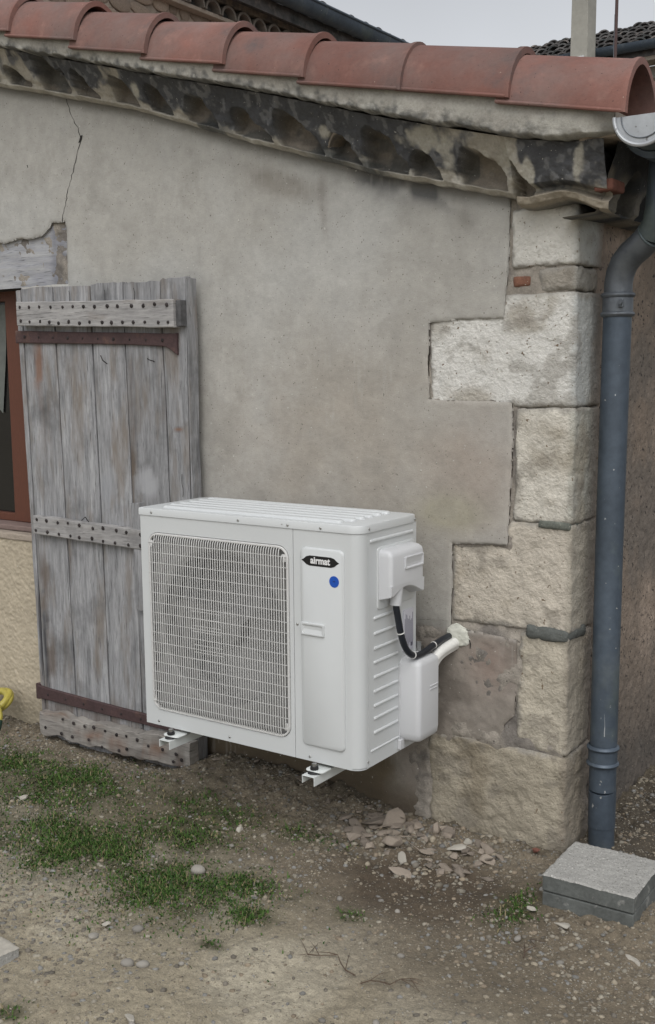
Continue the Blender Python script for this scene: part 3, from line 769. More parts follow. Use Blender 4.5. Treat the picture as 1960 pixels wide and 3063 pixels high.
c = mixc(c, [.055, .06, .066], sstep(.30, .5, fbm(p, 8, 3, 124) + .25 * (Sg - .3)))
i = np.arange(A.size).reshape(A.shape)
F = np.stack([i[:-1, :-1], i[1:, :-1], i[1:, 1:], i[:-1, 1:]], -1).reshape(-1, 4)
obj('side_cornice', np.stack([Xc, A, Zc], -1).reshape(-1, 3), F, MT['cornice'], house, True, c.reshape(-1, 3))
# fill between the front and side reliefs at the corner
MB().box(1.20, 1.330, -.035, .10, 1.862, 1.985, .012).build('corner_fill', MT['cornice'], house)
a = bpy.data.objects['corner_fill'].data; at = a.attributes.new('Col', 'FLOAT_COLOR', 'POINT')
at.data.foreach_set('color', np.tile([.07, .072, .075, 1.0], len(a.vertices)))

# ---- mortar band under the verge tiles
NX, NS = 700, 44
u_ = np.linspace(-1.6, 1.395, NX); s_ = np.linspace(0, 1, NS)
U, Sg = np.meshgrid(u_, s_, indexing='ij')
p0 = P3(U, 0, 0)
rag = (fbm(p0, 34, 4, 131) - .5) * .012
zb = zM(U) + .004 + rag; zt2 = zT(U) + .03
Zc = zb + np.clip((Sg - .15) / .85, 0, 1) * (zt2 - zb)
Yc = np.interp(s_, [0, .15, .19, .5, .8, 1], [-.09, -.168, -.180, -.182, -.176, -.15])[None, :] + np.zeros_like(U)
p = P3(U, 0, Zc)
Yc = Yc + (fbm(p, 7, 2, 132) - .5) * .010 + (fbm(p, 55, 3, 133) - .5) * .014 * sstep(.42, .15, Sg)
Yc = Yc + .03 * sstep(1.34, 1.395, U)
c = np.ones(U.shape + (3,)) * np.array([.335, .320, .285])
c = mixc(c, [.40, .39, .35], sstep(.5, .65, fbm(p, 8, 3, 134)) * .7)
g = sstep(.42, .12, Sg + (fbm(p, 45, 3, 135) - .5) * .6) * np.interp(u_, [-1.6, 1.1, 1.3], [1, .9, .2])[:, None]
c = mixc(c, [.070, .072, .070], g * .85)
c = mixc(c, [.42, .41, .37], sstep(.66, .74, fbm(p, 70, 2, 136)) * g * .6)
i = np.arange(U.size).reshape(U.shape)
F = np.stack([i[:-1, :-1], i[1:, :-1], i[1:, 1:], i[:-1, 1:]], -1).reshape(-1, 4)
obj('mortar_band', np.stack([U, Yc, Zc], -1).reshape(-1, 3), F[:, ::-1], MT['cornice'], house, True, c.reshape(-1, 3))
ME = [(1.394, -.135, float(zM(1.39)) + .002), (1.394, -.145, float(zT(1.39)) + .004), (1.394, .25, float(zT(1.39)) + .004), (1.394, .25, float(zM(1.39)) + .002)]
MB().loft([[(a - .10, b + .01, c_) for a, b, c_ in ME], ME]).build('mortar_end', MT['far_mortar'], house)

# ---- verge tiles, each lapping over the next one down the slope
def tile_mesh(Ln=.352, b0=.117, b1=.127, h0=.145, h1=.149, th=.013, n=22, name='roof_tile', ex=1.78):
    """barrel tile along +x: narrow at x=-Ln, wide lower end at x=0; crest drops along x by the roof slope"""
    def sec(b, h, x, z):
        pts = []
        for j in range(n + 1):
            a = PI * j / n; ca, sa = math.cos(a), math.sin(a)
            pts.append((x, math.copysign(abs(ca) ** (2 / ex), ca) * b, z + abs(sa) ** (2 / ex) * h))
        return pts
    mb = MB(); L = []
    for t in (0, .25, .5, .75, .93, .97, 1.0):
        b = b0 + (b1 - b0) * t; h = h0 + (h1 - h0) * t; x = -Ln * (1 - t); z = 0.200 * Ln * (1 - t)
        e_ = .0045 if t >= .95 else 0
        o_ = sec(b + e_, h + e_, x, z); i_ = sec(b - th, h - th, x, z)
        L.append(o_ + i_[::-1])
    mb.loft(L)
    if ex < 1.9:
        for sg in (-1, 1): mb.tube([(-Ln, sg * (b0 + .001), .200 * Ln + .005), (-.01, sg * (b1 + .001), .005)], .0048, 8)
    o = mb.build(name, MT['terracotta'], house, smooth=True, bevel=0)
    me = o.data; WORLD.pop(o); bpy.data.objects.remove(o)
    return me
TM = tile_mesh()
ENDS = [(-1.44, 2.760), (-1.11, 2.682), (-.787, 2.600), (-.464, 2.518), (-.146, 2.424), (.178, 2.341), (.48, 2.257), (.803, 2.176), (1.129, 2.110), (1.440, 2.034)]
for k, (x, z) in enumerate(ENDS):
    inst('roof_tile', TM, house, (x, -.074, z - .002), (random.uniform(-.012, .012), random.uniform(-.008, .008), random.uniform(-.012, .012)))
# second and third rows behind, only their lower ends can show past the corner
for row, y in ((1, .16), (2, .40)):
    for k, (x, z) in enumerate(ENDS[6:]):
        inst('roof_tile', TM, house, (x + .02, y, z - .015), (0, 0, random.uniform(-.01, .01)))
# channel tiles and the roof beyond as one wavy sheet
X, Yv, F = grid(np.linspace(-3.2, 1.42, 12), np.linspace(.0, 4.2, 160))
Zr = np.interp(X, [-3.2, -1.44, 1.44], [3.16, 2.745, 2.02]) + .05 * np.maximum(0, np.cos((Yv - .16) / .24 * 2 * PI)) ** .6 * (Yv > .5) - .0
obj('roof_covering', np.stack([X, Yv, Zr], -1).reshape(-1, 3), F, MT['terracotta'], house, True)

# ================================================================== GUTTER and DOWNPIPE
gut = thing('gutter', 'zinc half round gutter with a pale end cap under the lowest roof tile', 'gutter', (1.482, -.2, 2.02))
def half(cx, cz, r, y, n=16, a0=180, a1=360):
    return [(cx + r * math.cos(math.radians(a0 + (a1 - a0) * j / n)), y, cz + r * math.sin(math.radians(a0 + (a1 - a0) * j / n))) for j in range(n + 1)]
gx, gz0, gr = 1.484, 2.022, .073
L = [half(gx, gz0, gr, y) + half(gx, gz0, gr - .003, y)[::-1] for y in (-.2, .5, 2.4)]
MB().loft(L).build('trough', MT['zinc_dark'], gut, smooth=True)
MB().loft([half(gx, gz0, gr - .002, -.196), half(gx, gz0, gr - .002, -.190)]).build('end_cap', MT['zinc_pale'], gut)
mb = MB(); rim = [Vector(p_) for p_ in half(gx, gz0, gr - .001, -.199, 20)]
mb.tube(rim, .005, 8); MB.build(mb, 'rim', MT['zinc_pale'], gut, smooth=True)
mb = MB(); mb.tube([Vector(p_) for p_ in half(gx, gz0, gr - .018, -.1975, 20)], .0016, 6); mb.build('rim_groove', MT['zinc_grey'], gut, smooth=True)
MB().tube([(gx + gr + .004, -.2, gz0), (gx + gr + .004, 2.4, gz0)], .008, 10).build('bead', MT['zinc_grey'], gut, smooth=True)
mb = MB()
L = [half(gx, gz0, gr + .016, y) for y in (-.10, .0, .10)]
mb.loft([half(gx, gz0, gr + .004, -.115) + half(gx, gz0, gr + .002, -.115)[::-1]] + [l + half(gx, gz0, gr + .002, l[0][1])[::-1] for l in L])
mb.build('outlet_collar', MT['zinc_dark'], gut, smooth=True)

dp = thing('downpipe', 'dark blue grey zinc downpipe with collars running down the side wall', 'downpipe', (1.32, .115, 0))
pr = .0395
MB().tube([(1.32, .118, -.03), (1.32, .113, .055), (1.32, .113, .056)], [pr * .97] * 3, 28).build('pipe_foot', MT['zinc_dark'], dp, smooth=True)
MB().tube([(1.32, .113, .057), (1.32, .113, .165), (1.32, .112, .17)], [pr * 1.02, pr * 1.02, pr * 1.02], 28).build('pipe_section', MT['zinc_dark'], dp, smooth=True)
MB().tube([(1.32, .112, .171), (1.32, .110, .90), (1.32, .122, 1.553)], pr, 28).build('pipe_section', MT['zinc_dark'], dp, smooth=True)
def collar(z, y, hgt, mt):
    q = MB(); R0 = pr
    for zz, rr in ((z + hgt * .42, .0085), (z - hgt * .42, .0085)):
        q.tube([(1.32, y, zz - .008), (1.32, y, zz - .005), (1.32, y, zz), (1.32, y, zz + .005), (1.32, y, zz + .008)], [R0 + .001, R0 + rr * .75, R0 + rr, R0 + rr * .75, R0 + .001], 28, cap=False)
    q.tube([(1.32, y, z - hgt * .34), (1.32, y, z + hgt * .34)], R0 + .0028, 28, cap=False)
    return q.build('collar', mt, dp, smooth=True)
c1 = collar(1.587, .122, .062, MT['zinc_grey'])
MB().box(1.338, 1.352, .074, .085, 1.578, 1.600, .002).tube([(1.345, .066, 1.59), (1.345, .080, 1.59)], .006, 8).build('clip_screw', MT['zinc_grey'], c1)
c2 = collar(.278, .108, .058, MT['zinc_dark'])
el = [(1.32, .122, 1.620), (1.32, .122, 1.645), (1.325, .120, 1.672), (1.338, .115, 1.700), (1.360, .105, 1.722), (1.392, .090, 1.742), (1.422, .075, 1.765), (1.442, .062, 1.795), (1.452, .052, 1.83), (1.456, .048, 1.88), (1.462, .045, 1.95)]
MB().tube(el[:7], [pr * .99] * 7, 28).build('elbow', MT['zinc_grey'], dp, smooth=True)
MB().tube(el[6:], [pr * .97] * 5, 28).build('upper_pipe', MT['zinc_dark'], dp, smooth=True)
dr = MB(); cdir = Vector((CAM[0] - 1.32, CAM[1] - .11, 0)).normalized(); sdir = Vector((-cdir.y, cdir.x, 0))
def onpipe(ang, z, y0=.111): return Vector((1.32, y0, z)) + (cdir * math.cos(ang) + sdir * math.sin(ang)) * (pr + .0004)
for ang, za, zb_, wd_ in ((.05, .475, .345, .0022), (-.35, .99, .985, .003), (.3, .905, .899, .003), (.15, 1.13, 1.126, .0025), (-.1, .72, .712, .002), (.35, .44, .432, .004), (-.5, .62, .612, .002), (.1, 1.34, 1.335, .002), (-.25, .405, .398, .002), (.2, .18, .172, .003)):
    n_ = 9; P_ = []
    for k in range(n_): z = za + (zb_ - za) * k / (n_ - 1); P_ += [onpipe(ang - wd_ / pr * (.6 + .4 * math.sin(k * 1.9)), z, .112), onpipe(ang + wd_ / pr * (.6 + .4 * math.cos(k * 1.3)), z, .112)]
    MB().add(P_, [(2 * k, 2 * k + 1, 2 * k + 3, 2 * k + 2) for k in range(n_ - 1)]).build('paint_splash', MT['zinc_pale'], dp)
mb = MB(); a, b = Vector(el[6]), Vector(el[5]); dd = (a - b).normalized()
mb.tube([a - dd * .004, a, a + dd * .004], [pr * 1.0, pr * 1.05, pr * 1.0], 28, cap=False); mb.build('seam_ring', MT['zinc_dark'], dp, smooth=True)

# ================================================================== SHUTTER
sht = thing('shutter', 'weathered grey plank shutter folded back against the wall', 'shutter', (-.95, -.06, 0))
def plank_mesh(x0, x1, xb0, xb1, y0, y1, z0, z1, seed, stain=None, res=.014, wob=.0025, rag=.004):
    """board with slightly wandering edges: x0..x1 at the top, xb0..xb1 at the bottom"""
    nz = int((z1 - z0) / res); zz = np.linspace(z0, z1, nz)
    prof = np.linspace(0, 1, 9)
    V, rows = [], []
    for j, z in enumerate(zz):
        t = (z - z0) / (z1 - z0)
        a = xb0 + (x0 - xb0) * t + (float(vnoise(np.array([[z, seed, 0]]), 6, seed)[0]) - .5) * 2 * wob
        b = xb1 + (x1 - xb1) * t + (float(vnoise(np.array([[z, seed + 9, 0]]), 6, seed + 1)[0]) - .5) * 2 * wob
        loop = []
        for q in prof:
            x = a + (b - a) * q
            yv = y0 + (float(vnoise(np.array([[x * 12, z * 1.1, seed]]), 3, seed + 2)[0]) - .5) * .003
            if q in (0, 1): yv = y0 + .003
            zz_ = z
            if j in (0, nz - 1): zz_ = z + (float(vnoise(np.array([[x * 30, seed, j]]), 3, seed + 3)[0]) - .5) * 2 * rag
            loop.append((x, yv, zz_))
        loop += [(b, y1, loop[-1][2]), (a, y1, loop[0][2])]
        rows.append(loop)
    mb = MB().loft(rows)
    V = np.array(mb.v)
    st = np.zeros((len(V), 4))
    if stain: st = stain(V, st)
    o = obj('plank', V, mb.f, MT['wood'], sht, False, st, attr='Stain')
    bm = bmesh.new(); bm.from_mesh(o.data); bmesh.ops.recalc_face_normals(bm, faces=bm.faces[:]); bm.to_mesh(o.data); bm.free()
    return o
YF, YB = -.088, -.058
seams = [(-.954, -.912), (-.926, -.890), (-.749, -.712), (-.556, -.528), (-.392, -.362), (-.214, -.172), (-.098, -.098)]
def stn(cx, cz, rx, rz, colr, amt=.85, seed=0):
    def f(V, st):
        n = fbm(V * np.array([4, 1, 1]), 14, 3, seed)
        g = np.clip(sstep(1.2, .3, np.hypot((V[:, 0] - cx) / rx, (V[:, 2] - cz) / rz) + (n - .5) * 1.4) * amt, 0, 1)
        m_ = g > st[:, 3]
        st[m_, :3] = colr; st[m_, 3] = g[m_]; return st
    return f
def multi(*fs):
    def f(V, st):
        for g in fs: st = g(V, st)
        return st
    return f
brown, rot, rust = (.10, .070, .050), (.022, .022, .028), (.19, .085, .04)
stains = {1: multi(stn(-.84, 1.43, .028, .12, rust, .7, 1), stn(-.83, 1.26, .02, .22, brown, .35, 5), stn(-.862, .60, .030, .15, brown, .7, 2), stn(-.87, .40, .018, .25, rot, .9, 3), stn(-.84, .30, .03, .12, brown, .7, 4), stn(-.79, .10, .1, .05, brown, .6, 14)),
          0: multi(stn(-.90, .42, .012, .25, rot, .8, 6), stn(-.89, .1, .03, .1, brown, .4, 8)), 2: multi(stn(-.72, .75, .02, .12, brown, .5, 7), stn(-.6, .1, .1, .06, brown, .6, 12)),
          3: multi(stn(-.50, .98, .05, .08, (.30, .31, .33), .6, 9), stn(-.52, .12, .08, .08, brown, .6, 13)), 4: multi(stn(-.30, 1.02, .06, .05, (.36, .365, .38), .8, 10), stn(-.37, 1.2, .02, .3, brown, .5, 15)), 5: multi(stn(-.145, 1.212, .03, .008, rust, .8, 11), stn(-.15, .05, .05, .08, (.05, .04, .035), .7, 16))}
for k in range(6):
    a, b = seams[k], seams[k + 1]
    g = .0030 if k else .0018
    top = 1.722 + random.uniform(-.004, .004) + .004 * (k == 5); bot = (-.030 if k < 3 else -.02)
    yo = 0 if k < 5 else .0
    plank_mesh(a[0] + g, b[0] - g, a[1] + g, b[1] - g, YF + random.uniform(-.0015, .0015), YB, bot, top, 30 + k * 7, stains.get(k), rag=.004)
# outer edge moulding on the right and the rebated edge behind it
o = plank_mesh(-.0985, -.0935, -.0985, -.0930, -.085, -.038, -.02, 1.722, 90, None); o.name = 'edge_strip'
# splits in the planks
def split(pts, wd=.0012, nm='split'):
    V = []
    for x, z in pts: V += [(x - wd, -.0935, z), (x + wd, -.0935, z)]
    obj(nm, V, [(2 * k, 2 * k + 1, 2 * k + 3, 2 * k + 2) for k in range(len(pts) - 1)], MT['dark'], sht)
for x, z0, z1 in ((-.655, 1.60, 1.705), (-.473, 1.60, 1.70), (-.33, 1.62, 1.70), (-.13, .98, 1.06)):
    split([(x + random.uniform(-.003, .003), z0 + (z1 - z0) * k / 5) for k in range(6)])
# nails: one mesh shared
bm = bmesh.new(); bmesh.ops.create_uvsphere(bm, u_segments=8, v_segments=5, radius=.0068)
for v in bm.verts: v.co.y *= .55; v.co += Vector((random.uniform(-1, 1), 0, random.uniform(-1, 1))) * .0008
NAIL = bpy.data.meshes.new('nail'); bm.to_mesh(NAIL); bm.free(); NAIL.materials.append(MT['nail'])
def batten(x0, x1, zl, zr, hl, hr, y0, y1, mt, seed, nails, ragged=0, stain=None, name='batten'):
    nx = 44; L = []
    for j in range(nx):
        t = j / (nx - 1); x = x0 + (x1 - x0) * t
        zb = zl + (zr - zl) * t; h = hl + (hr - hl) * t
        r1, r2 = [(float(fbm(np.array([[x, s_, 0]]), 13, 3, seed)[0]) - .5) * 2 for s_ in (1, 5)]
        r3 = (float(fbm(np.array([[x, 8, 0]]), 26, 3, seed)[0]) - .5) * 2
        zb += r1 * (.002 + ragged * .016); h += r2 * (.001 + ragged * .010)
        yf = y0 + r3 * (.001 + ragged * .005)
        if ragged and t > .95: zb += .012 * (t - .95) / .05; h -= .016 * (t - .95) / .05
        L.append([(x, yf + .002, zb), (x, yf, zb + .003), (x, yf - ragged * .004 * (1 + r2), zb + h * .5), (x, yf, zb + h - .003), (x, yf + .002, zb + h), (x, y1, zb + h), (x, y1, zb)])
    mb = MB().loft(L); V = np.array(mb.v); st = np.zeros((len(V), 4))
    if stain: st = stain(V, st)
    o = obj(name, V, mb.f, mt, sht, False, st, attr='Stain')
    bm = bmesh.new(); bm.from_mesh(o.data); bmesh.ops.recalc_face_normals(bm, faces=bm.faces[:]); bm.to_mesh(o.data); bm.free()
    for x, fr in nails:
        t = (x - x0) / (x1 - x0); zb = zl + (zr - zl) * t; h = hl + (hr - hl) * t
        s_ = random.uniform(.8, 1.1)
        inst('nail', NAIL, o, (x, y0 - .001 - ragged * .005, zb + h * fr + random.uniform(-.002, .002)), (0, random.uniform(0, 6), 0), (s_, s_, s_))
    return o
def row(x0, x1, n, fr): return [(x0 + (x1 - x0) * (k + random.uniform(-.12, .12)) / (n - 1), fr + random.uniform(-.03, .03)) for k in range(n)]
batten(-.905, -.118, 1.585, 1.558, .088, .093, -.128, -.089, MT['wood_h'], 201, row(-.885, -.145, 14, .80) + row(-.885, -.14, 15, .17))
MB().box(-.1165, -.096, -.118, -.089, 1.562, 1.648, .002).build('batten_end_block', MT['shaded_end'], sht)
batten(-.880, -.10, .795, .775, .072, .072, -.116, -.089, MT['wood_h'], 202, row(-.862, -.2, 12, .80) + row(-.862, -.2, 12, .20))
batten(-.880, -.092, .006, .000, .090, .108, -.132, -.089, MT['wood_rot'], 203, [(-.74, .85), (-.68, .80), (-.62, .78), (-.57, .8), (-.51, .80), (-.45, .74), (-.40, .78), (-.345, .72), (-.29, .62), (-.22, .60), (-.155, .55),
      (-.84, .3), (-.75, .22), (-.69, .2), (-.60, .25), (-.53, .12), (-.44, .15), (-.40, .3), (-.17, .25), (-.13, .4)], ragged=1,
      stain=multi(stn(-.45, .035, .05, .03, rust, .6, 21), stn(-.60, .05, .07, .025, rust, .6, 22), stn(-.25, .05, .06, .03, rust, .6, 24), stn(-.35, .0, .2, .015, (.07, .05, .04), .7, 25), stn(-.14, .03, .04, .04, (.08, .05, .035), .8, 23)))
# loose tall strip by the unit's corner and rotten lower ends of the boards
o = plank_mesh(-.362, -.322, -.352, -.312, -.112, -.0885, .56, .945, 95, None); o.name = 'upright_cleat'
# iron strap hinges
def strap(pts, y0, name='iron_strap'):
    """pts: (x, z centre, half height)"""
    L = [[(x, -.0888, z - h), (x, y0 + .002, z - h), (x, y0, z - h + .003), (x, y0, z + h - .003), (x, y0 + .002, z + h), (x, -.0888, z + h)] for x, z, h in pts]
    return MB().loft(L).build(name, MT['iron'], sht)
s1 = strap([(-.952, 1.546, .023), (-.90, 1.544, .023), (-.6, 1.534, .021), (-.35, 1.526, .021), (-.19, 1.518, .022), (-.165, 1.513, .027), (-.145, 1.506, .033), (-.1335, 1.504, .037)], -.0985)
for k in range(10): inst('nail', NAIL, s1, (-.90 + k * .078, -.0990, 1.544 - k * .0030), None, (.6, .6, .6) if k % 3 else (.9, .9, .9))
s2_ = strap([(-.918, .155, .026), (-.86, .153, .024), (-.5, .146, .021), (-.2, .142, .020), (-.10, .140, .02)], -.100)
for k in range(7): inst('nail', NAIL, s2_, (-.86 + k * .1, -.1005, .152 - k * .002), None, (.7, .7, .7))
MB().tube([(-.925, -.085, .125), (-.925, -.085, .185)], .014, 10).build('hinge_eye', MT['iron'], s2_, smooth=True)
MB().tube([(-.960, -.075, 1.522), (-.960, -.075, 1.570)], .012, 10).build('hinge_eye', MT['iron'], s1, smooth=True)
# bent nails left in the planks
for p_ in ([(-.478, -.089, 1.44), (-.482, -.106, 1.452), (-.490, -.108, 1.470)], [(-.248, -.089, 1.446), (-.255, -.108, 1.452), (-.263, -.108, 1.456)], [(-.575, -.116, .863), (-.585, -.124, .882), (-.602, -.126, .868)]):
    MB().tube(p_, .0018, 6).build('bent_nail', MT['nail'], sht)

# ================================================================== AIR CONDITIONING UNIT
F0, BK, W_, Z0 = -.4395, -.130, .819, .292
TZ = Z0 + .70
ac = thing('air_conditioner', 'white outdoor air conditioner unit with fan grille mounted on wall brackets', 'air conditioner', (W_ / 2, -.28, Z0))
ex_, ez_, ey_ = (1, 0, 0), (0, 0, 1), (0, 1, 0); nf = (0, -1, 0); nsx = (1, 0, 0)
SEAM = .5935; ZC = .968
# casing: front corner panel, rounded corner, side, back, left side, bottom
arc = [(W_ - .035 + .035 * math.sin(a), F0 + .035 - .035 * math.cos(a)) for a in [math.radians(90 * k / 8) for k in range(9)]]
def wallstrip(pts, z0, z1, name, parent=ac, m='casing', th=.0012):
    mb = MB(); mb.loft([[(x, y, z0) for x, y in pts], [(x, y, z1) for x, y in pts]], False, False, closed=False)
    return mb.build(name, MT[m], parent, smooth=True)
wallstrip([(SEAM + .0012, F0 + .006), (SEAM + .0012, F0)] + [(SEAM + .01, F0)] + arc + [(W_, F0 + .0405), (W_ - .002, F0 + .0412)], Z0, ZC, 'front_corner_panel')
wallstrip([(W_ - .002, F0 + .0422), (W_ - .0003, F0 + .043), (W_ - .0003, -.26), (W_ - .0003, BK), (W_ - .02, BK), (.02, BK), (.0, BK), (.0, F0 + .02), (.0, F0 + .004), (.003, F0)], Z0, ZC, 'casing')
MB().loft([[(x, y, Z0 + z) for x, y in [(.003, F0 + .002), (W_ - .035, F0 + .002)] + arc[1:] + [(W_ - .001, BK - .001), (.001, BK - .001)]] for z in (.002, .006)]).build('base_pan', MT['casing'], ac)
# front grille panel with its rounded opening
gx0, gx1, gz_0, gz_1 = .033, .577, .345, .916
def outer_loop(x0, x1, z0, z1, inner, y):
    """same number of points as the inner loop, projected on to the outer rectangle"""
    cx, cz = (x0 + x1) / 2, (z0 + z1) / 2; out = []
    for (a, b) in inner:
        dx, dz = a - cx, b - cz
        s_ = min((x1 - cx) / abs(dx) if abs(dx) > 1e-9 else 1e9, (z1 - cz) / abs(dz) if abs(dz) > 1e-9 else 1e9)
        out.append((cx + dx * s_, y, cz + dz * s_))
    return out
cxg, czg = (gx0 + gx1) / 2, (gz_0 + gz_1) / 2
def inn(k, y): return [(cxg + a, y, czg + b) for a, b in rrect(gx1 - gx0 - 2 * k, gz_1 - gz_0 - 2 * k, .038 - k, 8)]
i0 = [(p_[0], p_[2]) for p_ in inn(-.002, 0)]
x0, x1 = .0, SEAM - .0008
ol = outer_loop(x0, x1, Z0, ZC, i0, F0)
# snap the loop's corner points to the true corners
for (cx_, cz_) in ((x0, Z0), (x0, ZC), (x1, Z0), (x1, ZC)):
    j = min(range(len(ol)), key=lambda q: (ol[q][0] - cx_) ** 2 + (ol[q][2] - cz_) ** 2); ol[j] = (cx_, F0, cz_)
mb = MB(); mb.loft([[(a, b + .006, c_) for a, b, c_ in ol], ol, inn(-.002, F0), inn(0, F0 + .003), inn(.001, F0 + .012)], False, False)
mb.build('front_panel', MT['casing'], ac)
# interior: fan shroud with round mouth, dark body, coil
fcx, fcz, fr_ = .300, .632, .238
ring = []
nn = 64
def circ(r, y): return [(fcx + r * math.cos(2 * PI * k / nn), y, fcz + r * math.sin(2 * PI * k / nn)) for k in range(nn)]
ci = [(p_[0], p_[2]) for p_ in circ(fr_, 0)]
oc = outer_loop(gx0 - .012, gx1 + .008, gz_0 - .01, gz_1 + .01, ci, F0 + .020)
mb = MB(); mb.loft([oc, circ(fr_ + .012, F0 + .020), circ(fr_, F0 + .03), circ(fr_, F0 + .11)], False, False)
mb.build('fan_shroud', MT['shroud'], ac, smooth=True)
MB().box(gx0 - .02, gx1 + .012, BK - .03, BK - .01, gz_0 - .02, gz_1 + .02).build('coil', MT['coil'], ac)
fan = MB().tube([(fcx, F0 + .05, fcz), (fcx, F0 + .053, fcz), (fcx, F0 + .10, fcz)], [.04, .052, .055], 24).build('fan', MT['fan'], ac, smooth=True)
for b_ in range(3):
    L = []
    for r in np.linspace(.052, .228, 9):
        t = (r - .052) / .176; a0 = b_ * 2 * PI / 3 + .5 * t + .3; wd = .85 - .1 * t
        pr_ = []
        for q in np.linspace(0, 1, 9):
            a = a0 + wd * q; pr_.append((fcx + r * math.cos(a), F0 + .058 + .045 * q, fcz + r * math.sin(a)))
        L.append(pr_ + [(x, y + .003, z) for x, y, z in pr_[::-1]])
    MB().loft(L).build('fan_blade', MT['fan'], fan, smooth=True)
# grille: upright bars and cross wires
gr_ = MB(); gr_.loft([inn(.0005, F0 + .002), inn(.0005, F0 - .0015), inn(.002, F0 - .004), inn(.006, F0 - .004), inn(.0075, F0 - .001), inn(.0075, F0 + .004)], False, False)
gro = gr_.build('fan_grille', MT['grille'], ac, smooth=True)
nb = 58; bw = .00155
bar = MB(); zt_b, zb_b = gz_1 - .005 - czg, gz_0 + .005 - czg
pth = [(0, .006, zb_b), (0, -.002, zb_b + .001), (0, -.0065, zb_b + .008), (0, -.0085, zb_b + .02), (0, -.0085, zt_b - .02), (0, -.0065, zt_b - .008), (0, -.002, zt_b - .001), (0, .006, zt_b)]
bar.tube(pth, bw, 6)
bo = bar.build('grille_bar', MT['grille'], gro, smooth=True, loc=(gx0 + .012, F0, czg)); bm_ = bo.data
span = gx1 - gx0 - .024
for k in range(1, nb):
    x = gx0 + .012 + span * k / (nb - 1)
    o = bpy.data.objects.new('grille_bar', bm_)
    link(o, gro, (x, F0, czg))
    if k < 2 or k > nb - 3: o.scale = (1, 1, .93)
bo.scale = (1, 1, .90)
wr = MB().tube([(-span / 2 - .008, 0, 0), (span / 2 + .008, 0, 0)], .0011, 5)
wo = wr.build('grille_wire', MT['grille'], gro, loc=(cxg, F0 - .0063, gz_0 + .03)); wm = wo.data
nw = 17
for k in range(1, nw):
    link(bpy.data.objects.new('grille_wire', wm), gro, (cxg, F0 - .0063, gz_0 + .030 + (gz_1 - gz_0 - .060) * k / (nw - 1)))
sw = MB().tube([(-.058, 0, 0), (.058, 0, 0)], .0010, 5).build('grille_wire', MT['grille'], gro, loc=(.27, F0 - .0063, czg)); swm = sw.data
for dz in (-.075, -.053, -.030, -.012, .012, .030, .053, .075): link(bpy.data.objects.new('grille_wire', swm), gro, (.27 + random.uniform(-.006, .006), F0 - .0063, czg - .02 + dz))
# corner clips of the grille
for (x, z) in ((gx0 + .013, gz_1 - .035), (gx1 - .013, gz_1 - .035), (gx1 - .013, gz_0 + .035), (gx0 + .013, gz_0 + .035)):
    q = MB(); slab(q, (x, F0 - .002, z), ex_, ez_, nf, .010, .022, .002, .003, .001); q.build('grille_clip', MT['grille'], gro)
# raised service panel, logo, sticker, handle
q = MB(); slab(q, (.6955, F0, .630), ex_, ez_, nf, .148, .580, .018, .0065, .005); q.build('service_panel', MT['casing'], ac, smooth=True)
yp = F0 - .0065
lg = [(-.064, 0), (-.057, .004), (-.047, .0115), (-.036, .0145), (.036, .0145), (.047, .0115), (.057, .004), (.064, 0), (.057, -.004), (.047, -.0115), (.036, -.0145), (-.036, -.0145), (-.047, -.0115), (-.057, -.004)]
lgo = MB().loft([frame_pts(lg[::-1], (.6915, yp, .884), ex_, ez_, nf, h_) for h_ in (0, .0006)]).build('logo_badge', MT['logo_black'], ac)
def text(body, size, loc, rotz, m, parent, name='lettering', bold=.0, sx=1.0, ext=.0002):
    cu = bpy.data.curves.new('t', 'FONT'); cu.body = body; cu.size = size; cu.align_x = 'CENTER'; cu.align_y = 'CENTER'; cu.offset = bold; cu.extrude = ext; cu.resolution_u = 3
    to = bpy.data.objects.new('t', cu); col.objects.link(to)
    dg = bpy.context.evaluated_depsgraph_get(); me = bpy.data.meshes.new_from_object(to.evaluated_get(dg))
    bpy.data.objects.remove(to)
    me.transform(Matrix.Translation(Vector(loc)) @ Matrix.Rotation(rotz, 4, 'Z') @ Matrix.Rotation(PI / 2, 4, 'X') @ Matrix.Diagonal((sx, 1, 1, 1)))
    me.materials.clear(); me.materials.append(m)
    return link(bpy.data.objects.new(name, me), parent)
text('airmat', .0275, (.6915, yp - .0008, .8850), 0, MT['logo_white'], lgo, bold=.0009, sx=.93)
cl = [(.0163 * math.cos(2 * PI * k / 32), .0163 * math.sin(2 * PI * k / 32)) for k in range(32)]
st_ = MB().loft([frame_pts(cl[::-1], (.738, yp, .831), ex_, ez_, nf, h_) for h_ in (0, .0005)]).build('round_sticker', MT['blue'], ac)
MB().loft([frame_pts([(a * .28, b * .13) for a, b in cl[::-1]], (.738, yp, .832), ex_, ez_, nf, h_) for h_ in (.0005, .0008)]).build('printed_mark', MT['blue_dark'], st_)
# recessed hand hold
hx_, hz_ = .6645, .6865
def rl(w, h, y, r=.003, dz=0): return [(hx_ + a, y, hz_ + dz + b) for a, b in rrect(w, h, r, 3)]
MB().loft([rl(.080, .036, yp), rl(.080, .036, yp - .004), rl(.078, .034, yp - .005), rl(.070, .026, yp - .005), rl(.069, .025, yp - .004), rl(.062, .010, yp - .0006, .002, .004)], False, True).build('hand_hold', MT['casing'], ac)
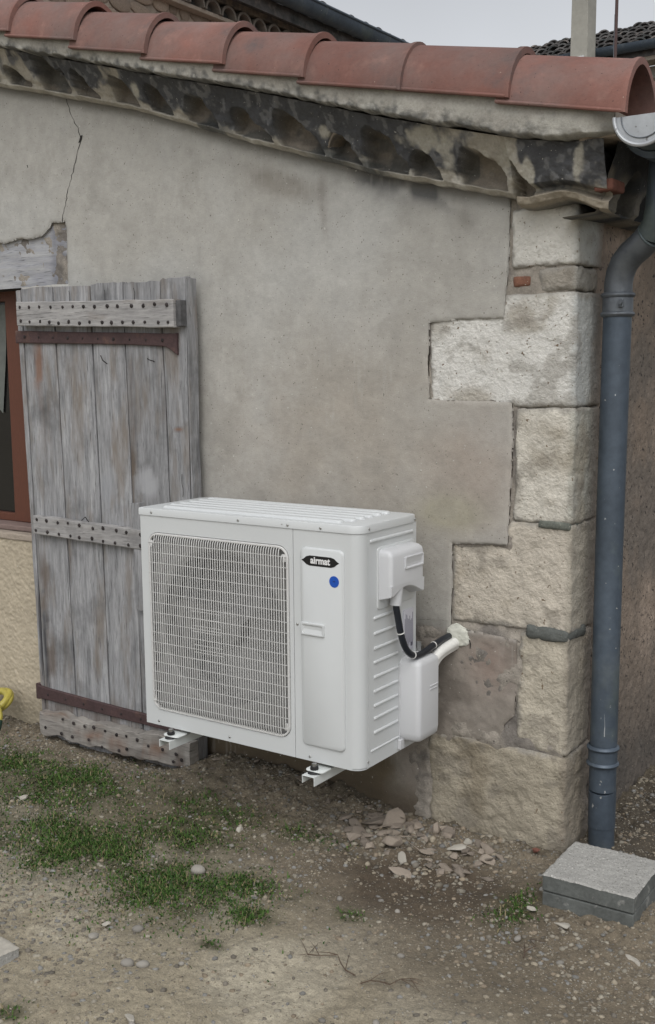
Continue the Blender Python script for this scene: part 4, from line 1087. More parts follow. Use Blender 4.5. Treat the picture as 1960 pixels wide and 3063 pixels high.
# side panel pressings
X1 = W_ - .0003
q = MB(); slab(q, (X1, -.2755, .7805), ey_, ez_, nsx, .21, .335, .012, .0035, .003); 
def side_slab(name, y0, y1, z0, z1, r, h, bev, m='casing', parent=ac):
    q = MB(); slab(q, (X1, (y0 + y1) / 2, (z0 + z1) / 2), ey_, ez_, nsx, y1 - y0, z1 - z0, r, h, bev); return q.build(name, MT[m], parent, smooth=True)
side_slab('pressed_rib', -.388, -.150, .938, .948, .004, .005, .0035)
side_slab('terminal_plate', -.352, -.143, .742, .921, .012, .0035, .002)
for z in (.7215, .677, .634, .594, .551, .509, .388):
    side_slab('pressed_rib', -.369, -.235, z - .005, z + .005, .004, .0045, .0035)
side_slab('pressed_rib', -.369, -.235, .462, .472, .004, .0045, .0035)
side_slab('pressed_rib', -.369, -.235, .425, .435, .004, .0045, .0035)
side_slab('pressed_rib', -.385, -.230, .334, .341, .003, .003, .0025)
lb = side_slab('rating_label', -.208, -.152, .590, .714, .002, .0046, .0003, 'label_paper')
for k in range(9):
    MB().box(X1 + .0046, X1 + .0050, -.203 + k * .0055, -.2005 + k * .0055, .598 + random.random() * .02, .708 - random.random() * .03).build('print_line', MT['label_ink'], lb)
MB().box(X1 + .0046, X1 + .0050, -.168, -.158, .600, .612).build('print_line', MT['label_ink'], lb)
# terminal cover
def cover_block(name, y0, y1, z0, z1, d, r, m='cover', zl=None):
    L = []
    for k, (ins, h) in enumerate(((0, 0), (0, d * .55), (.003, d * .80), (.009, d * .94), (.018, d))):
        L.append([(X1 + h, (y0 + y1) / 2 + a, (z0 + z1) / 2 + b) for a, b in rrect(y1 - y0 - 2 * ins, z1 - z0 - 2 * ins * 1.1, max(r - ins * .6, .003), 6)])
    return L
D_ = .045
tcv = MB(); prof = []
# body lofted top to bottom so that its lower edge flares
def tc_loop(z, y0, y1, d, rr=.012):
    pts = [(X1, y0)]
    for k in range(6): a = math.radians(180 - 90 * k / 5); pts.append((X1 + d - rr + rr * math.sin(math.radians(90 * k / 5)), y0 + rr - rr * math.cos(math.radians(90 * k / 5))))
    for k in range(6): pts.append((X1 + d - rr + rr * math.cos(math.radians(90 * k / 5)), y1 - rr + rr * math.sin(math.radians(90 * k / 5))))
    pts.append((X1, y1)); return [(x, y, z) for x, y in pts]
y0t, y1t = -.345, -.160
tl = [tc_loop(.914, y0t + .012, y1t - .012, .020), tc_loop(.910, y0t + .005, y1t - .005, .034), tc_loop(.903, y0t + .001, y1t - .001, .042), tc_loop(.893, y0t, y1t, D_), tc_loop(.812, y0t, y1t, D_)]
for k in range(1, 8):
    pass
tcv.loft(tl, True, True)
tco = tcv.build('terminal_cover', MT['cover'], ac, smooth=True)
# curved skirt under it: arch shaped lower edge
L = []
for k in range(15):
    t = k / 14; y = y0t + (y1t - y0t) * t
    zb = .775 + .030 * math.sin(PI * t) + (.006 if t in (0, 1) else 0) - .010 * t
    L.append([(X1, y, .812), (X1 + D_, y, .812), (X1 + D_ - .001, y, zb + .003), (X1 + D_ - .004, y, zb), (X1 + .002, y, zb - .010)])
MB().loft(L).build('cover_skirt', MT['cover'], tco, smooth=False)
MB().tube([(X1 + .024, -.280, .815), (X1 + .024, -.286, .775), (X1 + .024, -.289, .748)], [.019, .018, .0165], 18).build('cable_spout', MT['cover'], tco, smooth=True)
# hand slot: a dished pocket framed by a thin lip
hsx, hy, hz = X1 + D_, -.222, .869
def hl(w, h, x, r=.004, dz=0, dy=0): return [(x, hy + dy + a, hz + dz + b) for a, b in rrect(w, h, r, 3)]
MT['slot_shade'] = MT['cover']
MB().loft([hl(.104, .036, hsx - .0005), hl(.104, .036, hsx + .0035), hl(.102, .034, hsx + .0042), hl(.096, .028, hsx + .0042), hl(.094, .026, hsx + .003), hl(.084, .008, hsx + .0004, .003, -.007)], False, True).build('hand_slot', MT['cover'], tco)
# valve cover low on the side
vy0, vy1, vz0, vz1, vd = -.226, -.100, .322, .575, .068
vl = []
for z, ins, dd in ((vz1, .022, .70), (vz1 - .003, .012, .84), (vz1 - .010, .004, .95), (vz1 - .020, 0, 1), (vz0 + .03, 0, 1), (vz0 + .012, .002, .97), (vz0 + .004, .008, .88), (vz0, .016, .75)):
    vl.append(tc_loop(z, vy0 + ins, vy1 - ins, vd * dd, .016))
vco = MB().loft(vl).build('valve_cover', MT['cover'], ac, smooth=True)
for z in (.485, .475):
    MB().tube([(X1 + vd + .0003, -.165, z), (X1 + vd + .0003, -.118, z)], .0022, 6).build('moulded_line', MT['cover'], vco, smooth=True)
MB().box(X1, X1 + .012, -.238, -.215, .300, .330, .002).build('drain_lug', MT['cover'], vco)
MB().box(X1 - .0, X1 + .004, -.2285, -.2262, .33, .56, .0006).build('cover_flange', MT['cover'], vco)
MB().box(W_ - .01, W_ + .002, BK, BK + .045, .560, .585, .001).box(W_ - .01, W_ + .016, BK + .004, BK + .006, .575, .605, .0005).build('rear_lug', MT['steel'], ac)
# lid with long pressed ridges
lidp = [(-.003, F0 - .003), (W_ - .037, F0 - .003)] + [(W_ - .036 + .039 * math.sin(a), F0 + .036 - .039 * math.cos(a)) for a in [math.radians(90 * k / 8) for k in range(1, 9)]] + \
       [(W_ + .003, BK - .025), (W_ - .002, BK - .006), (W_ - .02, BK + .003), (.02, BK + .003), (.002, BK - .006), (-.003, BK - .02)]
cxl, cyl = W_ / 2, (F0 + BK) / 2
def lp(k, z): return [(cxl + (x - cxl) * (1 - k / (W_ / 2)), cyl + (y - cyl) * (1 - k / .155), z) for x, y in lidp]
MB().loft([lp(.003, ZC + .001), lp(0, ZC + .001), lp(0, TZ - .004), lp(.0015, TZ - .001), lp(.004, TZ)], False, True).build('lid', MT['casing'], ac, smooth=True)
LID = bpy.data.objects['lid']
for k in range(6):
    y = F0 + .038 + k * .0455
    q = MB(); slab(q, ((.055 + W_ - .065) / 2, y, TZ - .001), ex_, ey_, ez_, W_ - .12 - (.03 if k in (0,) else 0), .030, .012, .0085, .007)
    q.build('pressed_ridge', MT['casing'], LID, smooth=True)
# screws
bm = bmesh.new(); bmesh.ops.create_uvsphere(bm, u_segments=10, v_segments=6, radius=.0042)
for v in bm.verts: v.co.y *= .6
SCR = bpy.data.meshes.new('screw'); bm.to_mesh(SCR); bm.free(); SCR.materials.append(MT['steel'])
for f in SCR.polygons: f.use_smooth = True
for x, z in ((.051, .979), (.397, .979), (.577, .978), (.691, .978)): inst('screw', SCR, ac, (x, F0 - .0035, z))
for x, z in ((.557, .979),): inst('screw', SCR, ac, (x, F0 - .003, z), None, (.5, .5, .5))
for x, z in ((.606, .693), (.054, .306), (.345, .307), (.645, .305)): inst('screw', SCR, ac, (x, F0 - .0005, z))
for y, z in ((-.396, .979), (-.142, .977), (-.400, .311)): inst('screw', SCR, ac, (W_ + (.003 if z > .9 else .0), y, z), (0, 0, PI / 2))
for x, z in ((gx1 - .014, gz_1 - .045), (gx1 - .014, gz_0 + .05)): inst('screw', SCR, ac, (x, F0 - .008, z), None, (.8, .8, .8))
# feet
for x in (.132, .682):
    q = MB(); slab(q, (x + .002, F0 - .012, Z0 - .0135), ex_, ey_, ez_, .062, .055, .012, .0035, .001); fo = q.build('foot', MT['bracket'], ac, smooth=True)

# ---- wall brackets: channel rail, upright on the wall
def bracket(x, label):
    b = thing('wall_bracket', label, 'bracket', (x, 0, .26), 'white steel brackets under the air conditioner')
    # inverted U channel, open at the front end
    o1 = [(-.0215, -.024), (-.0215, 0), (.0215, 0), (.0215, -.027)]
    t = .0022
    i1 = [(.0215 - t, -.027), (.0215 - t, -t), (-.0215 + t, -t), (-.0215 + t, -.024)]
    lp_ = [(a, c_) for a, c_ in o1 + i1]
    MB().loft([[(x + a, y, .272 + c_) for a, c_ in lp_] for y in (-.500, -.02)]).build('rail', MT['bracket'], b, bevel=.0006)
    MB().box(x - .0205, x + .0205, -.0195, -.001, .248, .80, .001).build('upright', MT['bracket'], b)
    MB().tube([(x, -.468, .2722), (x, -.468, .277)], [.020, .018], 20).build('rubber_mount', MT['rubber'], b, smooth=True)
    bo_ = MB().tube([(x, -.468, .2825), (x, -.468, .286), (x, -.468, .2925)], [.0115, .0125, .0115], 16).build('flange_nut', MT['rubber'], b, smooth=True)
    MB().tube([(x, -.468, .2926), (x, -.468, .300)], .0078, 6).build('bolt', MT['steel'], bo_)
    return b
bracket(.130, 'left white steel bracket under the unit, in front of the rotten shutter foot')
bracket(.680, 'right white steel bracket under the corner of the unit, in front of bare wall')

# ---- cable, insulated pipes and the foamed wall hole
cb = thing('cable', 'black sleeved cable looping from the terminal cover to the wall hole', 'cable', (X1 + .024, -.27, .75))
cp = [(.843, -.290, .760), (.845, -.287, .735), (.848, -.281, .700), (.851, -.274, .665), (.856, -.262, .627), (.861, -.246, .603), (.864, -.225, .590), (.865, -.200, .584), (.865, -.175, .584),
      (.866, -.14, .589), (.866, -.105, .595), (.867, -.06, .600), (.868, -.02, .603), (.868, .01, .604)]
def spline(P, n=5):
    P = [Vector(p_) for p_ in P]; out = []
    for i in range(len(P) - 1):
        p0, p1, p2, p3 = P[max(i - 1, 0)], P[i], P[i + 1], P[min(i + 2, len(P) - 1)]
        for k in range(n):
            t = k / n
            out.append(.5 * ((2 * p1) + (-p0 + p2) * t + (2 * p0 - 5 * p1 + 4 * p2 - p3) * t * t + (-p0 + 3 * p1 - 3 * p2 + p3) * t ** 3))
    return out + [P[-1]]
MB().tube(spline(cp), .0098, 12).build('sleeve', MT['black_sleeve'], cb, smooth=True)
MB().tube(spline([(a - .010, b + .004, c_ - .012) for a, b, c_ in cp[8:]] ), .010, 12).build('sleeve', MT['black_sleeve'], cb, smooth=True)
for k in (3, 6, 10):
    p_ = Vector(cp[k]); d_ = (Vector(cp[k + 1]) - Vector(cp[k - 1])).normalized()
    MB().tube([p_ - d_ * .0015, p_ + d_ * .0015], .0112, 14).build('cable_tie', MT['tie'], cb, smooth=True)
wp = thing('insulated_pipe', 'pair of white insulated pipes bending from the valve cover into the wall', 'pipe', (X1 + .04, -.12, .56))
pp_ = [(.853, -.118, .500), (.854, -.114, .530), (.858, -.100, .553), (.864, -.077, .568), (.871, -.045, .577), (.876, -.018, .582), (.878, .01, .585)]
MB().tube(spline([(a + .008, b, c_) for a, b, c_ in pp_]), .0165, 18).build('sleeve', MT['white_sleeve'], wp, smooth=True)
MB().tube(spline([(a + .008, b + .014, c_ - .010) for a, b, c_ in pp_]), .0125, 16).build('sleeve', MT['white_sleeve'], wp, smooth=True)
# foam blob
bm = bmesh.new(); bmesh.ops.create_icosphere(bm, subdivisions=4, radius=1)
V = np.array([v.co[:] for v in bm.verts]); n_ = fbm(V, 2.0, 4, 301)
V = V * (.55 + .9 * n_)[:, None] * np.array([.039, .012, .033]) + np.array([.889, .001, .604])
foam = obj('foam_plug', V, np.array([[v.index for v in f.verts] for f in bm.faces]), MT['foam'], None, True); bm.free()
tag(foam, 'lump of pale expanding foam sealing the pipe hole in the wall', 'foam')

# ================================================================== SLABS, HOSE
def paver(x0, x1, y0, y1, z0, z1, rz, label, seed, mtop='concrete', mside='concrete_side'):
    t = thing('paving_slab', label, 'slab', ((x0 + x1) / 2, (y0 + y1) / 2, z0))
    cx, cy = (x0 + x1) / 2, (y0 + y1) / 2
    def rt(P): 
        c_, s_ = math.cos(rz), math.sin(rz); P = P.copy(); a, b = P[:, 0] - cx, P[:, 1] - cy
        P[:, 0] = cx + a * c_ - b * s_; P[:, 1] = cy + a * s_ + b * c_; return P
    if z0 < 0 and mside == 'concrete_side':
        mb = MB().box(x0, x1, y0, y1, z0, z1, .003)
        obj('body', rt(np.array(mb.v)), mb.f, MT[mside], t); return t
    A, B, F = grid(np.linspace(x0, x1, 60), np.linspace(y0, y1, 60))
    q = P3(A, B, 0); edge = np.minimum(np.minimum(A - x0, x1 - A), np.minimum(B - y0, y1 - B))
    zz = z1 + (fbm(q, 90, 3, seed) - .5) * .005 - .004 * sstep(.004, .0, edge)
    V = np.stack([A + (fbm(q, 40, 3, seed + 1) - .5) * .004, B + (fbm(q, 40, 3, seed + 2) - .5) * .004, zz], -1).reshape(-1, 3)
    obj('worn_top', rt(V), F, MT[mtop], t, True)
    mb = MB().box(x0 + .001, x1 - .001, y0 + .001, y1 - .001, z0, z1 - .003, .003)
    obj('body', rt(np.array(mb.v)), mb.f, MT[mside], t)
    return t
paver(1.332, 1.578, -.362, -.122, .0535, .100, .02, 'square exposed aggregate slab on top of its stack at the foot of the downpipe', 401)
paver(1.3335, 1.5765, -.3605, -.1235, -.01, .0505, .02, 'grey concrete slab lying under the topmost slab by the downpipe', 411)
paver(.02, .345, -1.60, -1.262, -.03, .022, -.12, 'pale concrete slab corner sunk in gravel at the left edge', 421, 'white_stone', 'concrete')
hs1 = thing('garden_hose', 'coiled yellow garden hose with a dark green end by the wall', 'hose', (-1.12, -.12, 0))
HP = []
for k in range(90):
    a = k / 90 * 2 * PI * 3.1 + .4
    HP.append((-1.215 + .118 * math.cos(a) * (1 + .02 * math.sin(k)), -.115 + .060 * math.sin(a) + .012 * math.sin(a / 3), .052 + .050 * math.sin(a + .6) + .010 * k / 90))
MB().tube(HP, .0135, 12).build('coil', MT['hose'], hs1, smooth=True)
MB().tube(spline([(-1.12, -.150, .085), (-1.085, -.165, .075), (-1.065, -.175, .05), (-1.058, -.185, .035)]), .012, 12).build('tail', MT['hose'], hs1, smooth=True)
MB().tube([(-1.058, -.185, .036), (-1.054, -.196, .018), (-1.050, -.207, .004), (-1.050, -.2065, .005), (-1.053, -.199, .014)], [.0145, .0155, .0165, .013, .012], 16).build('connector', MT['hose_end'], hs1, smooth=True)

# ================================================================== RUBBLE, STONES, GRAVEL, GRASS
def chunk_mesh(seed, n=13, flat=.55, angular=True):
    r = np.random.default_rng(seed)
    if angular:
        bm = bmesh.new()
        for k in range(n):
            v = r.normal(size=3); v /= np.linalg.norm(v); v *= r.uniform(.75, 1.0); bm.verts.new((v[0], v[1] * .75, v[2] * flat))
        bmesh.ops.convex_hull(bm, input=bm.verts[:]); 
        for v in [v for v in bm.verts if not v.link_faces]: bm.verts.remove(v)
        bmesh.ops.bevel(bm, geom=bm.edges[:], offset=.05, segments=1, affect='EDGES')
    else:
        bm = bmesh.new(); bmesh.ops.create_icosphere(bm, subdivisions=2, radius=1)
        V = np.array([v.co[:] for v in bm.verts]); d_ = .75 + .5 * fbm(V + seed, 1.1, 2, seed)
        for v, dd in zip(bm.verts, d_): v.co = Vector((v.co.x * dd, v.co.y * dd * .75, v.co.z * dd * flat))
    me = bpy.data.meshes.new('stone'); bm.to_mesh(me); bm.free()
    if not angular:
        for f in me.polygons: f.use_smooth = True
    return me
CH = [chunk_mesh(500 + k, n=12 + k % 4, flat=(.4, .55, .7)[k % 3]) for k in range(8)]
PB = [chunk_mesh(600 + k, flat=.6, angular=False) for k in range(6)]
for m_ in CH: m_.materials.append(MT['rubble'])
for m_ in PB: m_.materials.append(MT['pebble'])
WS = [m_.copy() for m_ in CH[:4]]
for m_ in WS: m_.materials.clear(); m_.materials.append(MT['white_stone'])
BS = CH[4].copy(); BS.materials.clear(); BS.materials.append(MT['red_brick'])
def gzs(x, y): return float(gz(np.array([x]), np.array([y]))[0])
def stone(me, x, y, size, label, group=None, rz=None, tilt=.25, lift=.3, sc=(1, 1, 1), name='stone', cat='stone'):
    o = inst(name, me, None, (x, y, gzs(x, y) + size * lift * sc[2]), (random.uniform(-tilt, tilt), random.uniform(-tilt, tilt), random.uniform(0, 6.28) if rz is None else rz), (size * sc[0], size * sc[1], size * sc[2]))
    return tag(o, label, cat, group)
stone(CH[0], .705, -.150, .060, 'long tilted slab of broken render in the rubble heap under the pipe hole', rz=.6, sc=(1.2, .8, .7), cat='rubble')
stone(CH[1], .745, -.130, .058, 'blocky brown rubble stone standing upright against the foot of the wall', rz=1.5, sc=(1.2, .9, 1.1), cat='rubble')
stone(CH[3], .820, -.262, .046, 'rounded grey rubble lump at the front of the heap', rz=.2, sc=(1, .9, 1.1), cat='rubble')
stone(WS[1], .885, -.318, .042, 'pale curved shard of plaster lying in front of the rubble heap', rz=-.9, sc=(1.5, .55, .5), cat='rubble')
stone(WS[0], .985, -.188, .036, 'pale cream flat fragment on the right part of the rubble heap', rz=.3, sc=(1.4, .8, .5), cat='rubble')
stone(CH[2], .885, -.120, .032, 'left of two small square stones leaning at the wall foot', rz=1.2, sc=(.9, .8, 1.2), cat='rubble')
stone(CH[5], .930, -.115, .032, 'right of two small square stones leaning at the wall foot', rz=.4, sc=(.9, .8, 1.2), cat='rubble')
stone(WS[2], 1.000, -.130, .020, 'small white stone high on the rubble heap by the corner', cat='rubble')
stone(CH[6], .670, -.235, .048, 'flat cracked piece of render at the left end of the rubble heap', rz=-.4, sc=(1.2, .9, .5), cat='rubble')
stone(CH[7], .920, -.385, .040, 'thin sandy plate lying flat in front of the rubble heap', rz=.2, sc=(1.2, .9, .4), cat='rubble')
for k in range(30):
    x = random.uniform(-.05, .66); y = -.03 - abs(random.gauss(0, .07))
    stone(random.choice(CH), x, y, random.uniform(.009, .022), 'clod or stone chip in the bare soil along the wall foot under the unit', 'chips in the soil below the unit', sc=(1.2, .9, random.uniform(.5, .9)), name='stone', cat='rubble')
for k in range(64):
    a = random.uniform(0, 2 * PI); r_ = math.sqrt(random.random())
    x = .88 + .30 * r_ * math.cos(a); y = -.205 + .125 * r_ * math.sin(a) - .12 * (x - .88)
    stone(random.choice(CH), x, min(y, -.06), random.uniform(.012, .036), 'broken chip of render in the rubble heap beside the wall', 'rubble chips in the heap under the pipe hole', sc=(1.2, .9, random.uniform(.5, .9)), cat='rubble')
stone(PB[0], .426, -.690, .024, 'rounded grey stone sitting in the grass below the unit', rz=.3)
stone(WS[3], 1.322, -.400, .018, 'white stone in the grass left of the slab stack')
stone(WS[0], 1.420, -.435, .030, 'long pale pink stone in front of the slab stack', rz=-.4, sc=(1.3, .7, .6))
stone(WS[2], 1.620, -.480, .030, 'flat white stone on the gravel at the right edge', rz=-.6, sc=(1.3, .6, .35))
stone(WS[1], .795, -1.345, .020, 'white stone at the bottom edge of the gravel')
stone(WS[3], .433, -1.060, .016, 'white jagged stone on gravel above the pale slab corner')
stone(PB[1], .506, -1.018, .017, 'smooth tan pebble at the lower edge of the grass')
stone(PB[2], .445, -1.115, .016, 'pale oval pebble above the round grey pair', sc=(1.1, .9, .8))
stone(PB[3], .612, -1.165, .017, 'left of two blue grey pebbles lying together')
stone(PB[4], .648, -1.150, .017, 'right of two blue grey pebbles lying together')
stone(WS[2], .36, -.42, .022, 'pale stone in the soil left of the dark soil under the unit')
stone(WS[1], -.40, -.62, .022, 'pale stone in the thick grass at the far left', rz=.4)
stone(BS, 1.178, -.04, .016, 'small reddish brick chip by the foot of the corner', cat='brick chip', name='brick_chip')
for k in range(34):
    x, y = random.uniform(-.2, 2.0), random.uniform(-1.45, -.35)
    if gnoise_mask(np.array([x]), np.array([y]))[0] > .5 or (1.25 < x < 1.62 and y > -.42): continue
    stone(random.choice(PB), x, y, random.uniform(.006, .011), 'small rounded pebble lying loose on the worn gravel ground', 'loose pebbles on the gravel ground', name='pebble', cat='pebble')

def scatter_mesh(name, me, P, size, rotz, scz, colr, m, smooth):
    bm = bmesh.new(); bm.from_mesh(me); bmesh.ops.triangulate(bm, faces=bm.faces[:]); bm.verts.index_update()
    V0 = np.array([v.co[:] for v in bm.verts]); F0_ = np.array([[v.index for v in f.verts] for f in bm.faces]); bm.free()
    n = len(P); c_, s_ = np.cos(rotz), np.sin(rotz)
    V = V0[None] * size[:, None, None] * np.stack([np.ones(n), np.ones(n), scz], -1)[:, None, :]
    X = V[..., 0] * c_[:, None] - V[..., 1] * s_[:, None]; Y2 = V[..., 0] * s_[:, None] + V[..., 1] * c_[:, None]
    V = np.stack([X, Y2, V[..., 2]], -1) + P[:, None, :]
    F2 = (F0_[None] + (np.arange(n) * len(V0))[:, None, None]).reshape(-1, 3)
    return V.reshape(-1, 3), F2, np.repeat(colr, len(V0), 0)
def small_rock(seed, flat):
    bm = bmesh.new(); bmesh.ops.create_icosphere(bm, subdivisions=1, radius=1)
    r = np.random.default_rng(seed)
    for v in bm.verts:
        v.co *= r.uniform(.72, 1.15); v.co.z *= flat; v.co.y *= .8
    me = bpy.data.meshes.new('g'); bm.to_mesh(me); bm.free(); return me
SR = [small_rock(700 + k, (.5, .65, .8)[k % 3]) for k in range(6)]
# density of gravel over the ground
N_ = 130000
gxp = rng.uniform(-1.6, 2.3, N_); gyp = rng.uniform(-2.0, .9, N_)
q = P3(gxp, gyp, 0)
dens = .30 + .8 * sstep(.45, .65, fbm(q, 3.5, 3, 801))
dens += .9 * np.exp(-(((gxp - 1.75) / .35) ** 2 + ((gyp + .55) / .35) ** 2))
dens += .6 * np.exp(-(((gxp - .3) / .4) ** 2 + ((gyp + 1.2) / .3) ** 2))
dens += 1.1 * np.exp(-(((gxp - .85) / .35) ** 2 + ((gyp + .22) / .16) ** 2))
dens += .6 * np.exp(-(((gyp + .12) / .18) ** 2)) * (gxp < .7)
dens += .7 * ((gxp > 1.27) & (gyp > -.1))
ok = (rng.random(N_) < dens * .62) & ~((gyp > -.012) & (gxp < 1.25)) & ~((gxp > 1.33) & (gxp < 1.57) & (gyp > -.36) & (gyp < -.12)) & ~((gxp > 0) & (gxp < .34) & (gyp < -1.28))
gxp, gyp = gxp[ok], gyp[ok]; n = len(gxp)
size = .0018 + .0085 * rng.random(n) ** 5.0 + .0006
size = size * np.where((gxp > .55) & (gxp < 1.15) & (gyp > -.4), 1.35, 1.0)
cz = gfine(gxp, gyp)
VV, FF, CC = [], [], []; off = 0
base_c = np.array([[.31, .27, .205], [.25, .22, .17], [.34, .31, .25], [.19, .17, .14], [.24, .235, .22], [.27, .22, .16]])
kind = rng.integers(0, 6, n)
for k in range(6):
    s_ = kind == k
    ck = base_c[rng.integers(0, 6, s_.sum())] * rng.uniform(.55, 1.0, (s_.sum(), 1))
    a, b, c_ = scatter_mesh('g', SR[k], np.stack([gxp[s_], gyp[s_], cz[s_] + size[s_] * -.05], -1), size[s_], rng.uniform(0, 6.28, s_.sum()), rng.uniform(.7, 1.1, s_.sum()), ck, None, True)
    VV.append(a); FF.append(b + off); CC.append(c_); off += len(a)
o = obj('gravel', np.concatenate(VV), np.concatenate(FF), MT['gravel'], None, True, np.concatenate(CC))
tag(o, kind='stuff')

# grass and low weeds
def blades(n, cx, cy, sx, sy, hmin, hmax, wdt, seed, colA, colB, lean=.6):
    r = np.random.default_rng(seed)
    return r
NB = 420000
bx = rng.uniform(-1.5, 2.0, NB); by = rng.uniform(-1.6, -.03, NB)
q = P3(bx, by, 0)
g = gnoise_mask(bx, by); nn2 = fbm(q, 10, 3, 901); nn3 = fbm(q, 3.5, 3, 903)
nn4 = fbm(q, 32, 2, 905)
pr2 = np.clip((g * (1 - .55 * (bx > .8))) * sstep(.30, .80, nn2 * .55 + nn4 * .25 + g * .22) * (.3 + 1.2 * sstep(.36, .56, nn3)) + .05 * g, 0, 1)
ok = rng.random(NB) < pr2 * .95
bx, by, g = bx[ok], by[ok], g[ok]; n = len(bx)
ok2 = ~((bx > 1.32) & (bx < 1.58) & (by > -.37)); bx, by, g = bx[ok2], by[ok2], g[ok2]; n = len(bx)
h = (.003 + .011 * rng.random(n) ** 1.8) * (.6 + .7 * g)
tall = rng.random(n) < .03; h = np.where(tall, h * 2.0, h)
ang = rng.uniform(0, 2 * PI, n); ln = rng.uniform(.3, 1.5, n) * h
wd = rng.uniform(.0008, .0020, n); leaf = rng.random(n) < .40; wd = np.where(leaf, .0026, wd); h = np.where(leaf, .0045, h); ln = np.where(leaf, .007, ln)
z0 = gfine(bx, by)
px_, py_ = np.cos(ang + PI / 2) * wd, np.sin(ang + PI / 2) * wd
dx, dy = np.cos(ang) * ln, np.sin(ang) * ln
V = np.stack([np.stack([bx - px_, by - py_, z0 - .002], -1), np.stack([bx + px_, by + py_, z0 - .002], -1),
              np.stack([bx + dx * .35 + px_ * .9, by + dy * .35 + py_ * .9, z0 + h * .65], -1), np.stack([bx + dx * .35 - px_ * .9, by + dy * .35 - py_ * .9, z0 + h * .65], -1),
              np.stack([bx + dx + px_ * .2, by + dy + py_ * .2, z0 + h], -1), np.stack([bx + dx - px_ * .2, by + dy - py_ * .2, z0 + h], -1)], 1)
i = (np.arange(n) * 6)[:, None]
F = np.concatenate([i + np.array([0, 1, 2, 3]), i + np.array([3, 2, 4, 5])])
t_ = rng.random((n, 1)); c = np.array([.018, .052, .008]) * (1 - t_) + np.array([.070, .130, .024]) * t_
dry = rng.random(n) < .16; c[dry] = [.20, .17, .09]
o = obj('grass', V.reshape(-1, 3), F, MT['grass'], None, False, np.repeat(c, 6, 0))
tag(o, kind='stuff')

# dry twigs on the gravel
def twig(x, y, lng, ang, label, k=3):
    t = MB(); Ps = []
    n = 6; zz = gzs(x, y)
    main = [(x + lng * (j / n) * math.cos(ang + .25 * math.sin(j * 1.7)), y + lng * (j / n) * math.sin(ang + .25 * math.sin(j * 1.7)), zz + .006 + .010 * math.sin(j / n * PI)) for j in range(n + 1)]
    t.tube(main, [.0018 - .0012 * j / n for j in range(n + 1)], 5)
    for b_ in range(k):
        j = random.randint(1, n - 1); a = ang + random.choice((-1, 1)) * random.uniform(.3, .9); l2 = lng * random.uniform(.25, .5); p0 = main[j]
        t.tube([p0, (p0[0] + l2 * .5 * math.cos(a), p0[1] + l2 * .5 * math.sin(a), p0[2] + .004), (p0[0] + l2 * math.cos(a), p0[1] + l2 * math.sin(a), p0[2] + .001)], [.0011, .0009, .0004], 4)
    o = t.build('twig', MT['twig'], None, loc=(0, 0, 0))
    return tag(o, label, 'twig')
twig(1.10, -.905, .17, 2.9, 'dry brown brushwood twig lying at the bottom edge right of centre', 6)
twig(1.13, -.93, .14, .5, 'smaller forked dry twig next to the brushwood at the bottom edge', 5)
twig(1.40, -.62, .10, 1.6, 'thin upright bent twig in the gravel at lower right', 3)
twig(.36, -.95, .05, 1.3, 'short dry stem on bare ground above the blue grey pebbles', 1)

# ================================================================== BUILDINGS BEHIND
# left rear: taller stone building, its side wall faces +x
rb = thing('stone_house', 'taller old stone house rising behind the roof with a tiled cornice and gutter', 'house', (-3.1, 3, 0))
MB().box(-7, -3.13, .5, 8.5, -.2, 4.06).build('wall', MT['far_mortar'], rb)
FS = []
for k in range(6):
    me = chunk_mesh(900 + k, n=18, flat=.8, angular=False); me.materials.append(MT['far_stone']); FS.append(me)
zz = 3.30
while zz < 3.96:
    hgt = random.uniform(.07, .12); y = 1.8
    while y < 6.4:
        wd_ = random.uniform(.10, .24)
        inst('stone', random.choice(FS), rb, (-3.128 + random.uniform(-.01, .01), y + wd_ / 2, zz + hgt / 2), (0, random.uniform(-.2, .2), PI / 2 + random.uniform(-.1, .1)), (wd_ * random.uniform(.50, .60), .024, hgt * random.uniform(.62, .85)))
        y += wd_ + .012
    zz += hgt + .01
MB().box(-3.12, -3.04, .5, 8.5, 3.97, 4.00, .006).build('ledge', MT['far_mortar'], rb)
MB().box(-3.12, -3.03, .5, 8.5, 4.09, 4.15, .01).build('fascia', MT['old_arch_tile'], rb)
MB().box(-3.125, -3.09, .5, 8.5, 4.00, 4.09).build('cornice_bed', MT['old_tile'], rb)  # dark tile colour stands in for the shade inside the hollows
ar = MB(); L = []
for j in range(11):
    a = PI * j / 10; ro, ri = .088, .070
    L.append([(0.0, math.cos(a) * ro, math.sin(a) * ro), (0.0, math.cos(a) * ri, math.sin(a) * ri), (-.08, math.cos(a) * ri, math.sin(a) * ri), (-.08, math.cos(a) * ro, math.sin(a) * ro)])
ao = ar.loft(L).build('arch_tile', MT['far_dusk'], rb, loc=(-3.02, 2.5, 4.00))
k = 0
for k in range(1, 22): inst('arch_tile', ao.data, rb, (-3.02 + random.uniform(-.008, .008), 2.5 + k * .185, 4.00))
MB().box(-3.10, -2.94, .5, 8.5, 4.152, 4.175, .004).build('eave_board', MT['old_arch_tile'], rb)
g2 = MB(); r2 = .075
L = [[(-2.86 + r2 * math.cos(a), y, 4.272 + r2 * 1.25 * math.sin(a)) for a in [math.radians(180 + 180 * j / 12) for j in range(13)]] + [(-2.86 + (r2 - .004) * math.cos(a), y, 4.272 + (r2 - .004) * 1.25 * math.sin(a)) for a in [math.radians(360 - 180 * j / 12) for j in range(13)]] for y in (.5, 8.5)]
go = g2.loft(L).build('gutter', MT['zinc_dark'], rb, smooth=True)
